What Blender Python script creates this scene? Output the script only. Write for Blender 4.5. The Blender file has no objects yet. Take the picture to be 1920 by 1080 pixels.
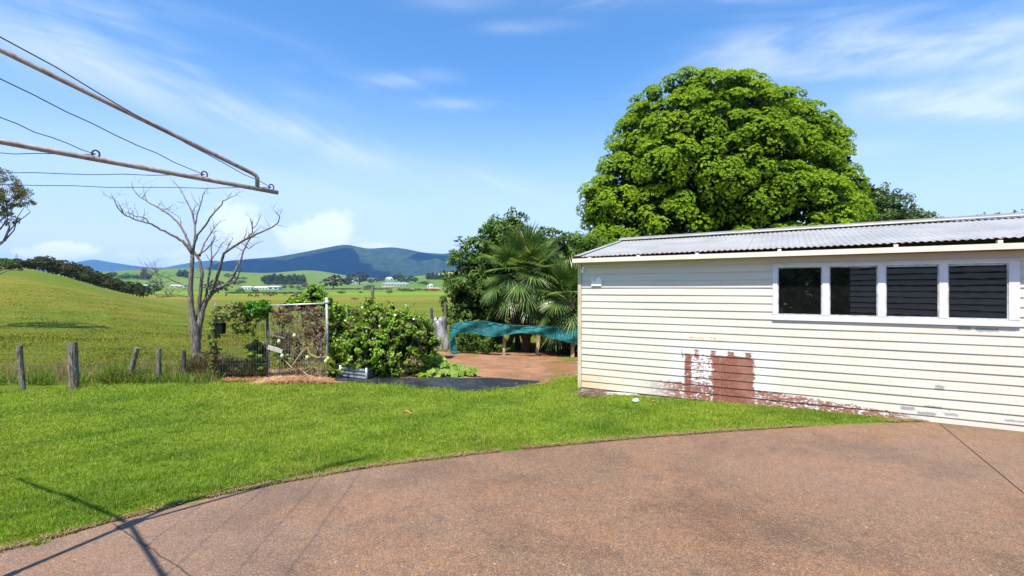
import bpy, bmesh, math, random
import numpy as np
from mathutils import Vector, Matrix
random.seed(7); RNG = np.random.default_rng(7)
R = math.radians
scene = bpy.context.scene
COL = scene.collection
# ------------------------------------------------------------------ camera
F = 900.0; CAMZ = 1.7
cd = bpy.data.cameras.new('camera'); cam = bpy.data.objects.new('camera', cd); COL.objects.link(cam)
cam.location = (0, 0, CAMZ); cam.rotation_euler = (R(90), 0, 0)
cd.sensor_width = 36; cd.lens = F / 1920 * 36; cd.clip_start = .05; cd.clip_end = 60000
scene.camera = cam
scene.view_settings.view_transform = 'Standard'
try: scene.view_settings.look = 'None'
except Exception: pass
scene.view_settings.exposure = 0.95; scene.view_settings.gamma = 1
scene.render.engine = 'CYCLES'
scene.cycles.max_bounces = 6; scene.cycles.transparent_max_bounces = 12
scene.cycles.volume_bounces = 0
# ------------------------------------------------------------------ sun
SUNV = Vector((.425, 1.168, -2.438)).normalized()      # direction the light travels
EL = math.asin(-SUNV.z)
sl = bpy.data.lights.new('sun', 'SUN'); sl.energy = 4.4; sl.angle = R(.53); sl.color = (1, .94, .84)
sun = bpy.data.objects.new('sun', sl); COL.objects.link(sun)
sun.rotation_euler = SUNV.to_track_quat('-Z', 'Y').to_euler()
# ------------------------------------------------------------------ node helper
class S:
    def __init__(s, nt, k): s.nt = nt; s.k = k
    def _m(s, op, *a, clamp=False):
        n = s.nt.nodes.new('ShaderNodeMath'); n.operation = op; n.use_clamp = clamp
        for i, v in enumerate((s,) + a):
            if isinstance(v, S): s.nt.links.new(v.k, n.inputs[i])
            else: n.inputs[i].default_value = v
        return S(s.nt, n.outputs[0])
    def __add__(s, o): return s._m('ADD', o)
    def __sub__(s, o): return s._m('SUBTRACT', o)
    def __mul__(s, o): return s._m('MULTIPLY', o)
    def __truediv__(s, o): return s._m('DIVIDE', o)
    __radd__ = __add__; __rmul__ = __mul__
    def __rsub__(s, o): return (s * -1) + o
    def __neg__(s): return s * -1
    def pw(s, e): return s._m('POWER', e)
    def ab(s): return s._m('ABSOLUTE')
    def mx(s, o): return s._m('MAXIMUM', o)
    def mn(s, o): return s._m('MINIMUM', o)
    def sn(s): return s._m('SINE')
    def fr(s): return s._m('FRACT')
    def cl(s): return s._m('ADD', 0.0, clamp=True)
    def ss(s, a, b):
        n = s.nt.nodes.new('ShaderNodeMapRange'); n.interpolation_type = 'SMOOTHSTEP'
        s.nt.links.new(s.k, n.inputs['Value'])
        lo, hi = (a, b) if a < b else (b, a)
        n.inputs['From Min'].default_value = lo; n.inputs['From Max'].default_value = hi
        n.inputs['To Min'].default_value = 0 if a < b else 1; n.inputs['To Max'].default_value = 1 if a < b else 0
        return S(s.nt, n.outputs['Result'])
class NT:
    def __init__(s, nt): s.nt = nt; nt.nodes.clear()
    def node(s, t, **kw):
        n = s.nt.nodes.new(t)
        for k, v in kw.items(): setattr(n, k, v)
        return n
    def link(s, a, b): s.nt.links.new(a.k if isinstance(a, S) else a, b)
    def coord(s, kind='Object'): return s.node('ShaderNodeTexCoord').outputs[kind]
    def xyz(s, v):
        n = s.node('ShaderNodeSeparateXYZ'); s.link(v, n.inputs[0]); return [S(s.nt, o) for o in n.outputs]
    def comb(s, x, y, z):
        n = s.node('ShaderNodeCombineXYZ')
        for i, v in enumerate((x, y, z)):
            if isinstance(v, S): s.link(v, n.inputs[i])
            else: n.inputs[i].default_value = v
        return n.outputs[0]
    def noise(s, vec, scale, detail=4, rough=.55, dist=0):
        n = s.node('ShaderNodeTexNoise'); s.link(vec, n.inputs['Vector'])
        n.inputs['Scale'].default_value = scale; n.inputs['Detail'].default_value = detail
        n.inputs['Roughness'].default_value = rough; n.inputs['Distortion'].default_value = dist
        return S(s.nt, n.outputs['Fac'])
    def voro(s, vec, scale, out='Color'):
        n = s.node('ShaderNodeTexVoronoi'); s.link(vec, n.inputs['Vector']); n.inputs['Scale'].default_value = scale
        return n.outputs[out]
    def mix(s, f, a, b, bt='MIX'):
        n = s.node('ShaderNodeMix', data_type='RGBA', blend_type=bt)
        for inp, v in ((n.inputs[0], f), (n.inputs[6], a), (n.inputs[7], b)):
            if isinstance(v, (S, bpy.types.NodeSocket)): s.link(v, inp)
            elif isinstance(v, tuple): inp.default_value = (*v, 1)[:4]
            else: inp.default_value = v
        return n.outputs[2]
    def scale(s, v, sc):
        n = s.node('ShaderNodeMapping'); s.link(v, n.inputs[0]); n.inputs['Scale'].default_value = sc; return n.outputs[0]
    def bsdf(s, col, rough=.6, metal=0, spec=.4, bump=None, bstr=.3, bdist=.01, normal=None):
        b = s.node('ShaderNodeBsdfPrincipled')
        for nm, v in (('Base Color', col), ('Roughness', rough), ('Metallic', metal), ('Specular IOR Level', spec)):
            if isinstance(v, (S, bpy.types.NodeSocket)): s.link(v, b.inputs[nm])
            elif isinstance(v, tuple): b.inputs[nm].default_value = (*v, 1)
            else: b.inputs[nm].default_value = v
        if bump is not None:
            n = s.node('ShaderNodeBump'); n.inputs['Strength'].default_value = bstr; n.inputs['Distance'].default_value = bdist
            s.link(bump, n.inputs['Height']); s.link(n.outputs[0], b.inputs['Normal'])
        return b
    def out(s, sh, kind='Surface'):
        o = s.node('ShaderNodeOutputMaterial'); s.link(sh.outputs[0] if hasattr(sh, 'outputs') else sh, o.inputs[kind])
def newmat(name):
    m = bpy.data.materials.new(name); m.use_nodes = True; return m, NT(m.node_tree)
# ------------------------------------------------------------------ world
world = bpy.data.worlds.new('World'); scene.world = world; world.use_nodes = True
w = NT(world.node_tree)
sky = w.node('ShaderNodeTexSky', sky_type='NISHITA'); sky.sun_disc = False
sky.sun_elevation = EL; sky.sun_rotation = math.atan2(-SUNV.x, -SUNV.y) % (2 * math.pi)
sky.altitude = 0; sky.air_density = 1.0; sky.dust_density = .35; sky.ozone_density = 2.2
dx, dy, dz = w.xyz(w.coord('Generated'))
dyc = dy.mx(.05); u = dx / dyc; v = dz / dyc
front = dy.ss(.02, .2)
hs = w.node('ShaderNodeHueSaturation'); hs.inputs['Saturation'].default_value = 1.12; hs.inputs['Value'].default_value = 1.0
w.link(w.mix(1.0, sky.outputs[0], (.92, 1.10, 1.24), 'MULTIPLY'), hs.inputs['Color'])
P3 = w.comb(u, v, 0.0)
def strk(cx, cy, L, W, ang, soft=1.0):
    "a soft elongated patch of sky, centre/size in units of slope"
    ca, sa = math.cos(ang), math.sin(ang)
    a = ((u - cx) * ca + (v - cy) * sa) / L; b = ((v - cy) * ca - (u - cx) * sa) / W
    r = a * a + b * b
    return (r * -1.6)._m('EXPONENT')
def pxu(px, py): return (px - 960) / 900, (540 - py) / 900
def wisp(scale, ang, stretch, detail=6, dist=.6, off=0.0):
    m = w.node('ShaderNodeMapping'); m.vector_type = 'TEXTURE'; w.link(P3, m.inputs[0])
    m.inputs['Rotation'].default_value = (0, 0, ang); m.inputs['Scale'].default_value = (stretch, 1, 1); m.inputs['Location'].default_value = (off, off * .7, 0)
    return w.noise(m.outputs[0], scale, detail, .55, dist)
def fil(scale, ang, stretch, off, lo, hi):
    big = wisp(scale, ang, stretch, 4, .9, off); fine = wisp(scale * 3.1, ang, stretch * 1.9, 8, 1.4, off + 2.3)
    return (big * .62 + fine * .38).ss(lo, hi)
n1 = fil(3.4, R(-18), 3.6, .0, .42, .66); n2 = fil(4.2, R(9), 3.4, 3.1, .40, .64); n3 = fil(4.6, R(-27), 4.5, 1.7, .42, .66)
cl = None
def addc(m):
    global cl
    cl = m if cl is None else cl + m
def A(px, py, L, W, ang, k, n): addc(strk(*pxu(px, py), L / 900, W / 900, R(ang)) * n * k)
A(1560, 95, 420, 62, 10, .85, n2 + .08)      # broad band upper right
A(1840, 120, 330, 90, 12, .95, n2 + .20)
A(1850, 205, 250, 26, -4, 1.1, n2 + .25)
A(1700, 185, 240, 18, 8, .7, n2 + .1)
A(1640, 285, 200, 26, 0, .35, n2 + .1)
A(1420, 70, 260, 34, 14, .5, n2 + .1)
A(130, 60, 330, 90, -12, .75, n1 + .10)      # left veil
A(200, 150, 380, 46, -22, .55, n3 * .7 + .35)
A(420, 120, 420, 90, -16, .45, n1 + .05)
A(560, 250, 420, 30, -20, .5, n3 * .7 + .35)
A(700, 290, 360, 60, -18, .45, n3 + .1)
A(900, 335, 300, 22, -14, .55, n3 + .2)
A(770, 147, 110, 20, 4, .6, n1 + .2)
A(845, 195, 90, 14, 0, .5, n1 + .2)
A(990, 50, 100, 16, 2, .6, n1 + .2)
A(860, 0, 110, 24, 0, .5, n1 + .2)
A(1250, 0, 280, 34, 0, .6, n2 + .1)
A(420, 330, 520, 90, -8, .30, n1 + .3)
A(1300, 420, 900, 120, 0, .22, n1 + .4)
# low cumulus near the horizon
cu = w.noise(P3, 9, 7, .6, .2)
cum = None
def C(px, py, L, W, k, lo=.42, hi=.6):
    global cum
    m = (((strk(*pxu(px, py), L / 900, W / 900, 0) * .50 + cu * .95) - .34).ss(lo, hi) * k)
    cum = m if cum is None else cum.mx(m)
C(600, 440, 115, 58, .55, .30, .56); C(430, 420, 80, 60, .55, .30, .56); C(120, 470, 120, 26, .8, .36, .5); C(700, 462, 90, 22, .45); C(330, 480, 330, 26, .35)
cl = (cl * front).cl()
hz = dz.ss(.42, -.02)
colr = w.mix(dz.ss(.13, .0) * .8, w.mix(hz * .86, hs.outputs[0], (4.5, 5.05, 6.1)), (6.1, 6.4, 7.1))
SKYMIX = w.mix(cum.cl() * front * .8, w.mix(cl * .62, colr, (5.2, 5.6, 6.1)), (8.3, 8.2, 8.1))
bg = w.node('ShaderNodeBackground'); bg.inputs['Strength'].default_value = .105
w.link(SKYMIX, bg.inputs['Color'])
wo = w.node('ShaderNodeOutputWorld'); w.link(bg.outputs[0], wo.inputs[0])
# ------------------------------------------------------------------ mesh helpers
def link(o, parent=None):
    COL.objects.link(o)
    if parent is not None: o.parent = parent
    return o
ORG = {}
def worg(o): return ORG.get(o.name, np.zeros(3))
class MB:
    def __init__(s): s.v = []; s.f = []; s.n = 0
    def add(s, vs, fs):
        b = s.n; s.v += [tuple(map(float, q)) for q in vs]; s.f += [tuple(b + i for i in f) for f in fs]; s.n += len(vs); return s
    def box(s, a, b, M=None):
        (x0, y0, z0), (x1, y1, z1) = a, b
        vs = [(x0, y0, z0), (x1, y0, z0), (x1, y1, z0), (x0, y1, z0), (x0, y0, z1), (x1, y0, z1), (x1, y1, z1), (x0, y1, z1)]
        if M: vs = [tuple(M @ Vector(q)) for q in vs]
        return s.add(vs, [(0, 3, 2, 1), (4, 5, 6, 7), (0, 1, 5, 4), (1, 2, 6, 5), (2, 3, 7, 6), (3, 0, 4, 7)])
    def tube(s, pts, rad, seg=8, cap=True, jitter=0):
        pts = [Vector(p) for p in pts]; n = len(pts)
        if not hasattr(rad, '__len__'): rad = [rad] * n
        rings = []; up = None
        for i, p in enumerate(pts):
            t = (pts[min(i + 1, n - 1)] - pts[max(i - 1, 0)])
            t = t.normalized() if t.length > 1e-9 else Vector((0, 0, 1))
            if up is None: up = t.orthogonal().normalized()
            else:
                up = up - t * up.dot(t); up = up.normalized() if up.length > 1e-6 else t.orthogonal().normalized()
            bt = t.cross(up)
            rings.append([p + (up * math.cos(a) + bt * math.sin(a)) * rad[i] * (1 + random.uniform(-jitter, jitter)) for a in [2 * math.pi * k / seg for k in range(seg)]])
        vs = [q for r in rings for q in r]; fs = []
        for i in range(n - 1):
            for k in range(seg):
                k2 = (k + 1) % seg
                fs.append((i * seg + k, i * seg + k2, (i + 1) * seg + k2, (i + 1) * seg + k))
        if cap: fs.append(tuple(range(seg))[::-1]); fs.append(tuple((n - 1) * seg + k for k in range(seg)))
        return s.add(vs, fs)
    def grid(s, P, nu, nv, flip=False):
        fs = []
        for i in range(nu - 1):
            for j in range(nv - 1):
                q = (i * nv + j, i * nv + j + 1, (i + 1) * nv + j + 1, (i + 1) * nv + j)
                fs.append(q[::-1] if flip else q)
        return s.add(P, fs)
    def build(s, name, mat, parent=None, origin=None, smooth=False, local=False):
        V = np.array(s.v, float)
        me = bpy.data.meshes.new(name)
        o = bpy.data.objects.new(name, me)
        og = np.zeros(3)
        if not local:
            if parent is not None: og = worg(parent)
            elif origin is not None: og = np.array(origin, float); o.location = origin
            V = V - og
        ORG[o.name] = og
        me.from_pydata([tuple(q) for q in V], [], s.f); me.update()
        if smooth: me.polygons.foreach_set('use_smooth', [True] * len(me.polygons))
        if mat: me.materials.append(mat)
        return link(o, parent)
def npmesh(name, V, Fq, mat, parent=None, origin=None, smooth=False):
    "numpy vertices and an (n,3) or (n,4) face array"
    og = np.zeros(3)
    me = bpy.data.meshes.new(name); o = bpy.data.objects.new(name, me)
    if parent is not None: og = worg(parent)
    elif origin is not None: og = np.array(origin, float); o.location = origin
    ORG[o.name] = og
    V = np.ascontiguousarray(V - og, dtype=np.float32); k = Fq.shape[1]
    me.vertices.add(len(V)); me.vertices.foreach_set('co', V.ravel())
    me.loops.add(Fq.size); me.loops.foreach_set('vertex_index', Fq.astype(np.int32).ravel())
    me.polygons.add(len(Fq)); me.polygons.foreach_set('loop_start', np.arange(0, Fq.size, k, dtype=np.int32))
    try: me.polygons.foreach_set('loop_total', np.full(len(Fq), k, dtype=np.int32))
    except Exception: pass
    me.update(calc_edges=True)
    me.polygons.foreach_set('use_smooth', np.full(len(Fq), smooth))
    if mat: me.materials.append(mat)
    return link(o, parent)
def tag(o, label=None, cat=None, group=None, kind=None):
    if label: o['label'] = label
    if cat: o['category'] = cat
    if group: o['group'] = group
    if kind: o['kind'] = kind
    return o
def thing(name, label, cat, loc, rz=0, group=None):
    o = bpy.data.objects.new(name, None); o.empty_display_size = .2
    o.location = loc; o.rotation_euler = (0, 0, rz); link(o); ORG[o.name] = np.array(loc, float)
    return tag(o, label, cat, group)
def copy_tree(o, parent=None):
    c = o.copy(); COL.objects.link(c); c.parent = parent
    for ch in [q for q in bpy.data.objects if q.parent == o]: copy_tree(ch, c)
    return c
def P(px, py, Y): return np.array([(px - 960) / F * Y, Y, CAMZ - (py - 540) / F * Y])
def norm(a): return a / np.maximum(np.linalg.norm(a, axis=-1, keepdims=True), 1e-9)
def leaves_arr(C, N, L, W, droop=.25, rnd=1.0, fold=.12):
    "rhombic, slightly folded leaves at centres C, facing roughly N -> verts, faces"
    n = len(C); N = norm(N + RNG.normal(0, .55 * rnd, (n, 3)))
    A_ = norm(np.cross(N, RNG.normal(0, 1, (n, 3)))); A_[:, 2] -= droop; A_ = norm(A_)
    B = norm(np.cross(N, A_)); N = np.cross(A_, B)
    s = RNG.uniform(.7, 1.25, (n, 1)); l = L * s; ww = W * s
    V = np.stack([C - A_ * l * .5, C + B * ww * .5 - N * l * fold, C + A_ * l * .5 - N * l * fold, C - B * ww * .5 - N * l * fold], 1).reshape(-1, 3)
    return V, np.arange(n * 4).reshape(-1, 4)
def sph(n):
    return norm(RNG.normal(0, 1, (n, 3)))
def blob_points(ells, n, shell=.75, flatten=0):
    "points in a union of ellipsoids (cx,cy,cz,rx,ry,rz): returns points and outward normals"
    ells = np.array(ells, float); vol = (ells[:, 3] * ells[:, 5]) ** 1.0; idx = RNG.choice(len(ells), n, p=vol / vol.sum())
    d = sph(n); r = shell + (1 - shell) * RNG.random((n, 1)) ** .7
    r = np.where(RNG.random((n, 1)) < .22, RNG.random((n, 1)) ** .5, r) * (1 + RNG.normal(0, .05, (n, 1)))
    return ells[idx, :3] + d * r * ells[idx, 3:], norm(d / ells[idx, 3:])
def E(px, py, rx, ry, Y, dz=1.0):
    "ellipsoid from picture extents at distance Y"
    c = P(px, py, Y); return (*c, rx * Y / F, rx * Y / F * dz, ry * Y / F)
# ------------------------------------------------------------------ materials
def m_plain(name, c1, c2=None, rough=.7, scale=8, bump=.0, bscale=60, metal=0, spec=.35, bdist=.004, stretch=None, lo=.35, hi=.65):
    m, t = newmat(name); co = t.coord()
    if stretch: co = t.scale(co, stretch)
    n = t.noise(co, scale, 6, .6).ss(lo, hi)
    col = t.mix(n, c1, c2 or c1)
    b = t.bsdf(col, rough, metal, spec, bump=t.noise(co, bscale, 4) if bump else None, bstr=bump, bdist=bdist)
    t.out(b); return m
def m_leaf(name, dark, light, trans=.3, rough=.5, nsc=.8, spec=.35, accent=None, acc=.06, tcol=None):
    m, t = newmat(name)
    g = t.node('ShaderNodeNewGeometry'); rnd = S(m.node_tree, g.outputs['Random Per Island'])
    n = t.noise(t.coord(), nsc, 3).ss(.3, .7)
    f = (rnd * .65 + n * .35).cl()
    col = t.mix(f, dark, light)
    if accent: col = t.mix((rnd * 7.31).fr().ss(1 - acc, 1 - acc + .02), col, accent)
    b = t.bsdf(col, rough, 0, spec)
    tr = t.node('ShaderNodeBsdfTranslucent'); 
    t.link(t.mix(1.0, col, tcol or (1.35, 1.25, .55), 'MULTIPLY'), tr.inputs[0])
    mx = t.node('ShaderNodeMixShader'); mx.inputs[0].default_value = trans
    t.link(b.outputs[0], mx.inputs[1]); t.link(tr.outputs[0], mx.inputs[2]); t.out(mx); return m
# ------------------------------------------------------------------ terrain
YK = np.array([10, 12, 16, 22, 30, 45, 60, 80, 100, 130, 180, 260, 400, 600, 900, 1300, 1700, 2200, 3200, 6000], float)
COLS = [  # picture column -> the height at which the ground shows at each distance
 (-3500, [722, 700, 665, 628, 592, 548, 520, 498, 484, 480, 490, 508, 520, 528, 530, 526, 520, 516, 520, 534]),
 (-300, [724, 702, 666, 630, 594, 551, 523, 500, 487, 488, 498, 512, 522, 530, 532, 527, 520, 514, 519, 534]),
 (0,   [723, 702, 667, 631, 596, 555, 529, 508, 498, 500, 511, 522, 530, 534, 534, 527, 519, 513, 518, 534]),
 (60,  [721, 701, 666, 631, 598, 559, 534, 514, 504, 507, 518, 528, 534, 536, 535, 527, 519, 512, 518, 534]),
 (110, [720, 700, 666, 632, 601, 564, 541, 523, 515, 519, 529, 537, 540, 539, 536, 528, 519, 511, 518, 534]),
 (200, [718, 699, 665, 634, 606, 575, 557, 545, 541, 547, 553, 551, 547, 543, 538, 529, 520, 509, 517, 534]),
 (280, [716, 698, 666, 637, 612, 588, 574, 564, 561, 563, 564, 559, 552, 545, 539, 530, 518, 506, 516, 534]),
 (360, [716, 699, 668, 640, 618, 598, 587, 580, 576, 573, 568, 561, 554, 547, 540, 530, 514, 503, 516, 534]),
 (430, [716, 698, 668, 642, 622, 603, 594, 586, 581, 575, 569, 562, 555, 548, 541, 531, 516, 508, 517, 534]),
 (520, [716, 695, 664, 642, 624, 605, 596, 588, 582, 576, 569, 562, 555, 548, 541, 530, 519, 515, 520, 534]),
 (580, [716, 692, 660, 641, 625, 606, 597, 588, 582, 576, 569, 562, 555, 548, 541, 529, 516, 512, 520, 534]),
 (640, [717, 689, 656, 640, 626, 607, 597, 588, 582, 576, 569, 562, 555, 548, 541, 531, 520, 518, 521, 534]),
 (740, [718, 688, 654, 640, 626, 607, 597, 588, 582, 576, 569, 562, 555, 548, 540, 530, 522, 519, 521, 534]),
 (830, [718, 688, 654, 639, 626, 607, 597, 588, 582, 576, 569, 562, 555, 548, 538, 522, 512, 514, 520, 534]),
 (950, [718, 688, 654, 639, 626, 607, 597, 588, 582, 576, 569, 562, 555, 548, 539, 525, 512, 513, 520, 534]),
 (2000, [718, 688, 654, 639, 626, 607, 597, 588, 582, 576, 569, 562, 555, 548, 541, 530, 520, 515, 520, 534]),
 (6000, [718, 688, 654, 639, 626, 607, 597, 588, 582, 576, 569, 562, 555, 548, 541, 530, 520, 515, 520, 534])]
CPX = np.array([c[0] for c in COLS], float); CT = np.array([c[1] for c in COLS], float)
LYK = np.log(YK); TLY = np.linspace(LYK[0], LYK[-1], 260)
TPX = np.concatenate([np.linspace(-3500, -300, 20)[:-1], np.linspace(-300, 1000, 131)[:-1], np.linspace(1000, 6000, 20)])
_t1 = np.stack([np.interp(TLY, LYK, r) for r in CT])                 # cols x Y
TAB = np.stack([np.interp(TPX, CPX, _t1[:, j]) for j in range(len(TLY))], 1)
def _sm(a, k, ax):
    ker = np.hanning(k + 2)[1:-1]; ker /= ker.sum()
    pad = [(0, 0), (0, 0)]; pad[ax] = (k // 2, k // 2)
    b = np.pad(a, pad, mode='edge'); return np.apply_along_axis(lambda q: np.convolve(q, ker, 'valid'), ax, b)
TAB = _sm(_sm(TAB, 9, 1), 7, 0)
EDGE = np.array([(-30, -9), (-8, .6), (-5.2, 2.1), (-3.30, 3.08), (-3.10, 3.26), (-2.90, 3.50), (-2.67, 3.69), (-2.33, 3.98), (-1.99, 4.19), (-1.31, 4.56), (-.6, 4.82), (0, 5.02), (1.45, 5.43), (2.79, 5.73), (3.95, 5.95), (5.3, 6.12), (9, 6.4), (30, 7.5)])
def edgeY(X): return np.interp(X, EDGE[:, 0], EDGE[:, 1])
def sst(x): x = np.clip(x, 0, 1); return x * x * (3 - 2 * x)
def nearz(X, Y):
    d = Y - edgeY(X); return -.012 - .245 * sst(d / 5.5)
def rolling(X, Y):
    k = np.clip((Y - 900) / 700, 0, 1)
    return k * (14 * np.sin(X / 210 + 1.0) + 8 * np.sin(X / 93 + Y / 400) + 6 * np.sin(Y / 160 + X / 500))
def H(X, Y):
    X = np.asarray(X, float); Y = np.asarray(Y, float)
    px = 960 + F * X / np.maximum(Y, 1); ly = np.log(np.maximum(Y, 10))
    j = np.clip((ly - TLY[0]) / (TLY[1] - TLY[0]), 0, len(TLY) - 1.001); j0 = j.astype(int); fj = j - j0
    i = np.clip(np.interp(px, TPX, np.arange(len(TPX))), 0, len(TPX) - 1.001); i0 = i.astype(int); fi = i - i0
    py = (TAB[i0, j0] * (1 - fi) + TAB[i0 + 1, j0] * fi) * (1 - fj) + (TAB[i0, j0 + 1] * (1 - fi) + TAB[i0 + 1, j0 + 1] * fi) * fj
    z = CAMZ - (py - 540) / F * np.maximum(Y, 10) + rolling(X, Y)
    z += .05 * np.sin(X * .9 + Y * .3) * np.sin(Y * .55 - X * .2) * np.clip((Y - 12) / 20, 0, 1)
    k = sst((Y - 9.6) / 1.6)
    return nearz(X, Y) * (1 - k) + z * k
def hit(px, py, y0=10, y1=5500):
    "distance at which the ground shows at this picture point"
    Ys = np.exp(np.linspace(math.log(y0), math.log(y1), 900)); X = (px - 960) / F * Ys
    gp = 540 + (CAMZ - H(X, Ys)) / Ys * F
    k = np.argmax(gp <= py)
    return Ys[k] if gp[k] <= py else Ys[np.argmin(gp)]
def on(px, Y): X = (px - 960) / F * Y; return np.array([X, Y, float(H(X, Y))])

def m_field():
    m, t = newmat('pasture'); g = t.node('ShaderNodeNewGeometry'); co = g.outputs['Position']
    x, y, z = t.xyz(co)
    big = t.noise(t.scale(co, (.02, .06, .02)), 1.0, 5, .6); med = t.noise(co, .45, 5, .6); fine = t.noise(co, 6, 6, .7)
    terr = t.noise(t.scale(co, (.18, .55, 1.9)), 1.0, 6, .65, .8)
    near = y.ss(160, 60); med2 = t.noise(t.scale(co, (.12, .3, 1)), 1.0, 6, .7)
    c = t.mix(big.ss(.38, .62), (.092, .128, .010), (.185, .140, .016))
    c = t.mix(med.ss(.35, .7) * .55, c, (.085, .165, .011))
    c = t.mix(terr.ss(.56, .70) * near * .42, c, (.085, .10, .012))
    c = t.mix(terr.ss(.42, .30) * near * .5, c, (.25, .19, .03))
    c = t.mix(fine.ss(.55, .8) * .4 * near, c, (.06, .085, .01))
    c = t.mix(med2.ss(.55, .68) * near * .5, c, (.24, .145, .03)); c = t.mix(med2.ss(.42, .34) * near * .4, c, (.06, .10, .01))
    # paddocks with their own grass: seeding brown strip, lush strip, far hills
    ly = y + (t.noise(t.scale(co, (.01, .002, 0)), 1, 3) - .5) * 50
    c = t.mix(ly.ss(235, 262) * ly.ss(400, 372) * .62, c, t.mix(big.ss(.4, .6), (.24, .165, .018), (.17, .19, .015)))
    c = t.mix(ly.ss(420, 440) * ly.ss(640, 600) * .85, c, (.135, .235, .014))
    far = ly.ss(640, 760)
    pad = t.voro(t.scale(co, (.0045, .0028, 0)), 1.0)
    pr = S(m.node_tree, t.node('ShaderNodeSeparateColor').outputs[0]); t.link(pad, pr.k.node.inputs[0])
    fc = t.mix(pr, (.085, .155, .022), (.14, .19, .03)); fc = t.mix(big.ss(.45, .6) * .4, fc, (.10, .15, .03))
    c = t.mix(far, c, fc)
    tan = ((x + 40) / 150).ab().ss(1, .7) * y.ss(1150, 1250)     # a mown tan paddock on the far rise
    xr = x + y * .13
    c = t.mix(((xr - 20) / 60).ab().ss(1, .8) * y.ss(1300, 1350) * y.ss(1850, 1800), c, (.42, .33, .16))
    b = t.bsdf(c, .9, 0, .1, bump=(terr * .6 + fine * .25 + med * .4), bstr=.8, bdist=.35); t.out(b); return m
FIELD = m_field()
def ground():
    mb = MB()
    xs = np.concatenate([np.linspace(-60, -12, 12), np.linspace(-11, 12, 60), np.linspace(14, 60, 12)]); ys = np.concatenate([np.linspace(-40, 2, 12), np.linspace(2.4, 10, 24)])
    Pn = [(x, y, float(H(x, y)) - .035) for x in xs for y in ys]
    mb.grid(Pn, len(xs), len(ys), True)
    us = np.concatenate([np.linspace(-6, -1.4, 40), np.linspace(-1.38, .2, 190), np.linspace(.25, 6, 60)])
    ys = np.exp(np.linspace(math.log(10), math.log(6500), 260))
    U, Yg = np.meshgrid(us, ys, indexing='ij'); X = U * Yg; Z = H(X, Yg) - .035 * (1 - sst((Yg - 10) / 2))
    mb.grid(list(zip(X.ravel(), Yg.ravel(), Z.ravel())), len(us), len(ys), True)
    return tag(mb.build('ground', FIELD, smooth=True), kind='structure')
ground()
# --- lawn base, garden soil, driveway: sheets one over the other
LF = np.array([(-1200, 760), (-300, 746), (0, 733), (130, 728), (300, 716), (400, 713), (480, 717), (613, 719), (690, 713), (720, 717), (800, 727), (880, 732), (960, 727), (1010, 721), (1060, 712), (1088, 705)], float)
def far_edge():
    out = []
    for px, py in LF:
        Y = 9.8
        for _ in range(12):
            X = (px - 960) / F * Y; z = float(nearz(X, Y)); Y = (CAMZ - z) * F / (py - 540)
        out.append((X, Y))
    return np.array(out)
FE = far_edge()
def farY(X): return np.interp(X, np.append(FE[:, 0], [2.2, 9, 30]), np.append(FE[:, 1], [9.9, 9.6, 9.6]))
def m_lawn():
    m, t = newmat('lawn soil'); g = t.node('ShaderNodeNewGeometry'); co = g.outputs['Position']
    c = t.mix(t.noise(co, 1.3, 4).ss(.4, .65), (.12, .20, .016), (.20, .25, .03))
    c = t.mix(t.noise(co, 30, 5, .7).ss(.45, .7) * .6, c, (.07, .10, .018))
    c = t.mix(t.noise(co, 2.1, 4, .6).ss(.66, .75) * .6, c, (.22, .15, .07))
    t.out(t.bsdf(c, .95, 0, .1, bump=t.noise(co, 45, 5, .7), bstr=.9, bdist=.03)); return m
mb = MB(); xs = np.linspace(-16, 9, 130); ts = np.linspace(0, 1, 26)
mb.grid([(x, y, float(nearz(x, y)) + .006) for x in xs for y in (edgeY(x) - .06 + ts * (farY(x) - edgeY(x) + .06))], len(xs), len(ts), True)
tag(mb.build('lawn', m_lawn(), smooth=True), kind='structure')
def m_soil():
    m, t = newmat('red garden soil'); g = t.node('ShaderNodeNewGeometry'); co = g.outputs['Position']
    x, y, z = t.xyz(co)
    c = t.mix(t.noise(co, 1.2, 6, .65).ss(.35, .65), (.30, .135, .065), (.38, .21, .12))
    gr = t.noise(co, 2.1, 6, .7, .5).ss(.50, .60)
    c = t.mix(gr * .7, c, (.19, .135, .10))
    sp = t.noise(co, 38, 4, .7); c = t.mix(sp.ss(.60, .68) * gr, c, (.45, .38, .31)); c = t.mix(sp.ss(.42, .34) * .8, c, (.07, .045, .03))
    c = t.mix(t.noise(co, .9, 4, .6, .3).ss(.60, .68) * .7, c, (.12, .15, .03))
    t.out(t.bsdf(c, .95, 0, .1, bump=sp + t.noise(co, 6, 5), bstr=.8, bdist=.05)); return m
SOIL = m_soil()
mb = MB(); xs = np.linspace(-4.2, 3.2, 60); ts = np.linspace(0, 1, 24)
mb.grid([(x + .1 * math.sin(i * 1.7), y, float(H(x, y)) + .022) for x in xs for i, y in enumerate(farY(x) - .15 + ts * (15.2 - farY(x)))], len(xs), len(ts), True)
tag(mb.build('garden_soil', SOIL, smooth=True), kind='structure')
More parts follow.
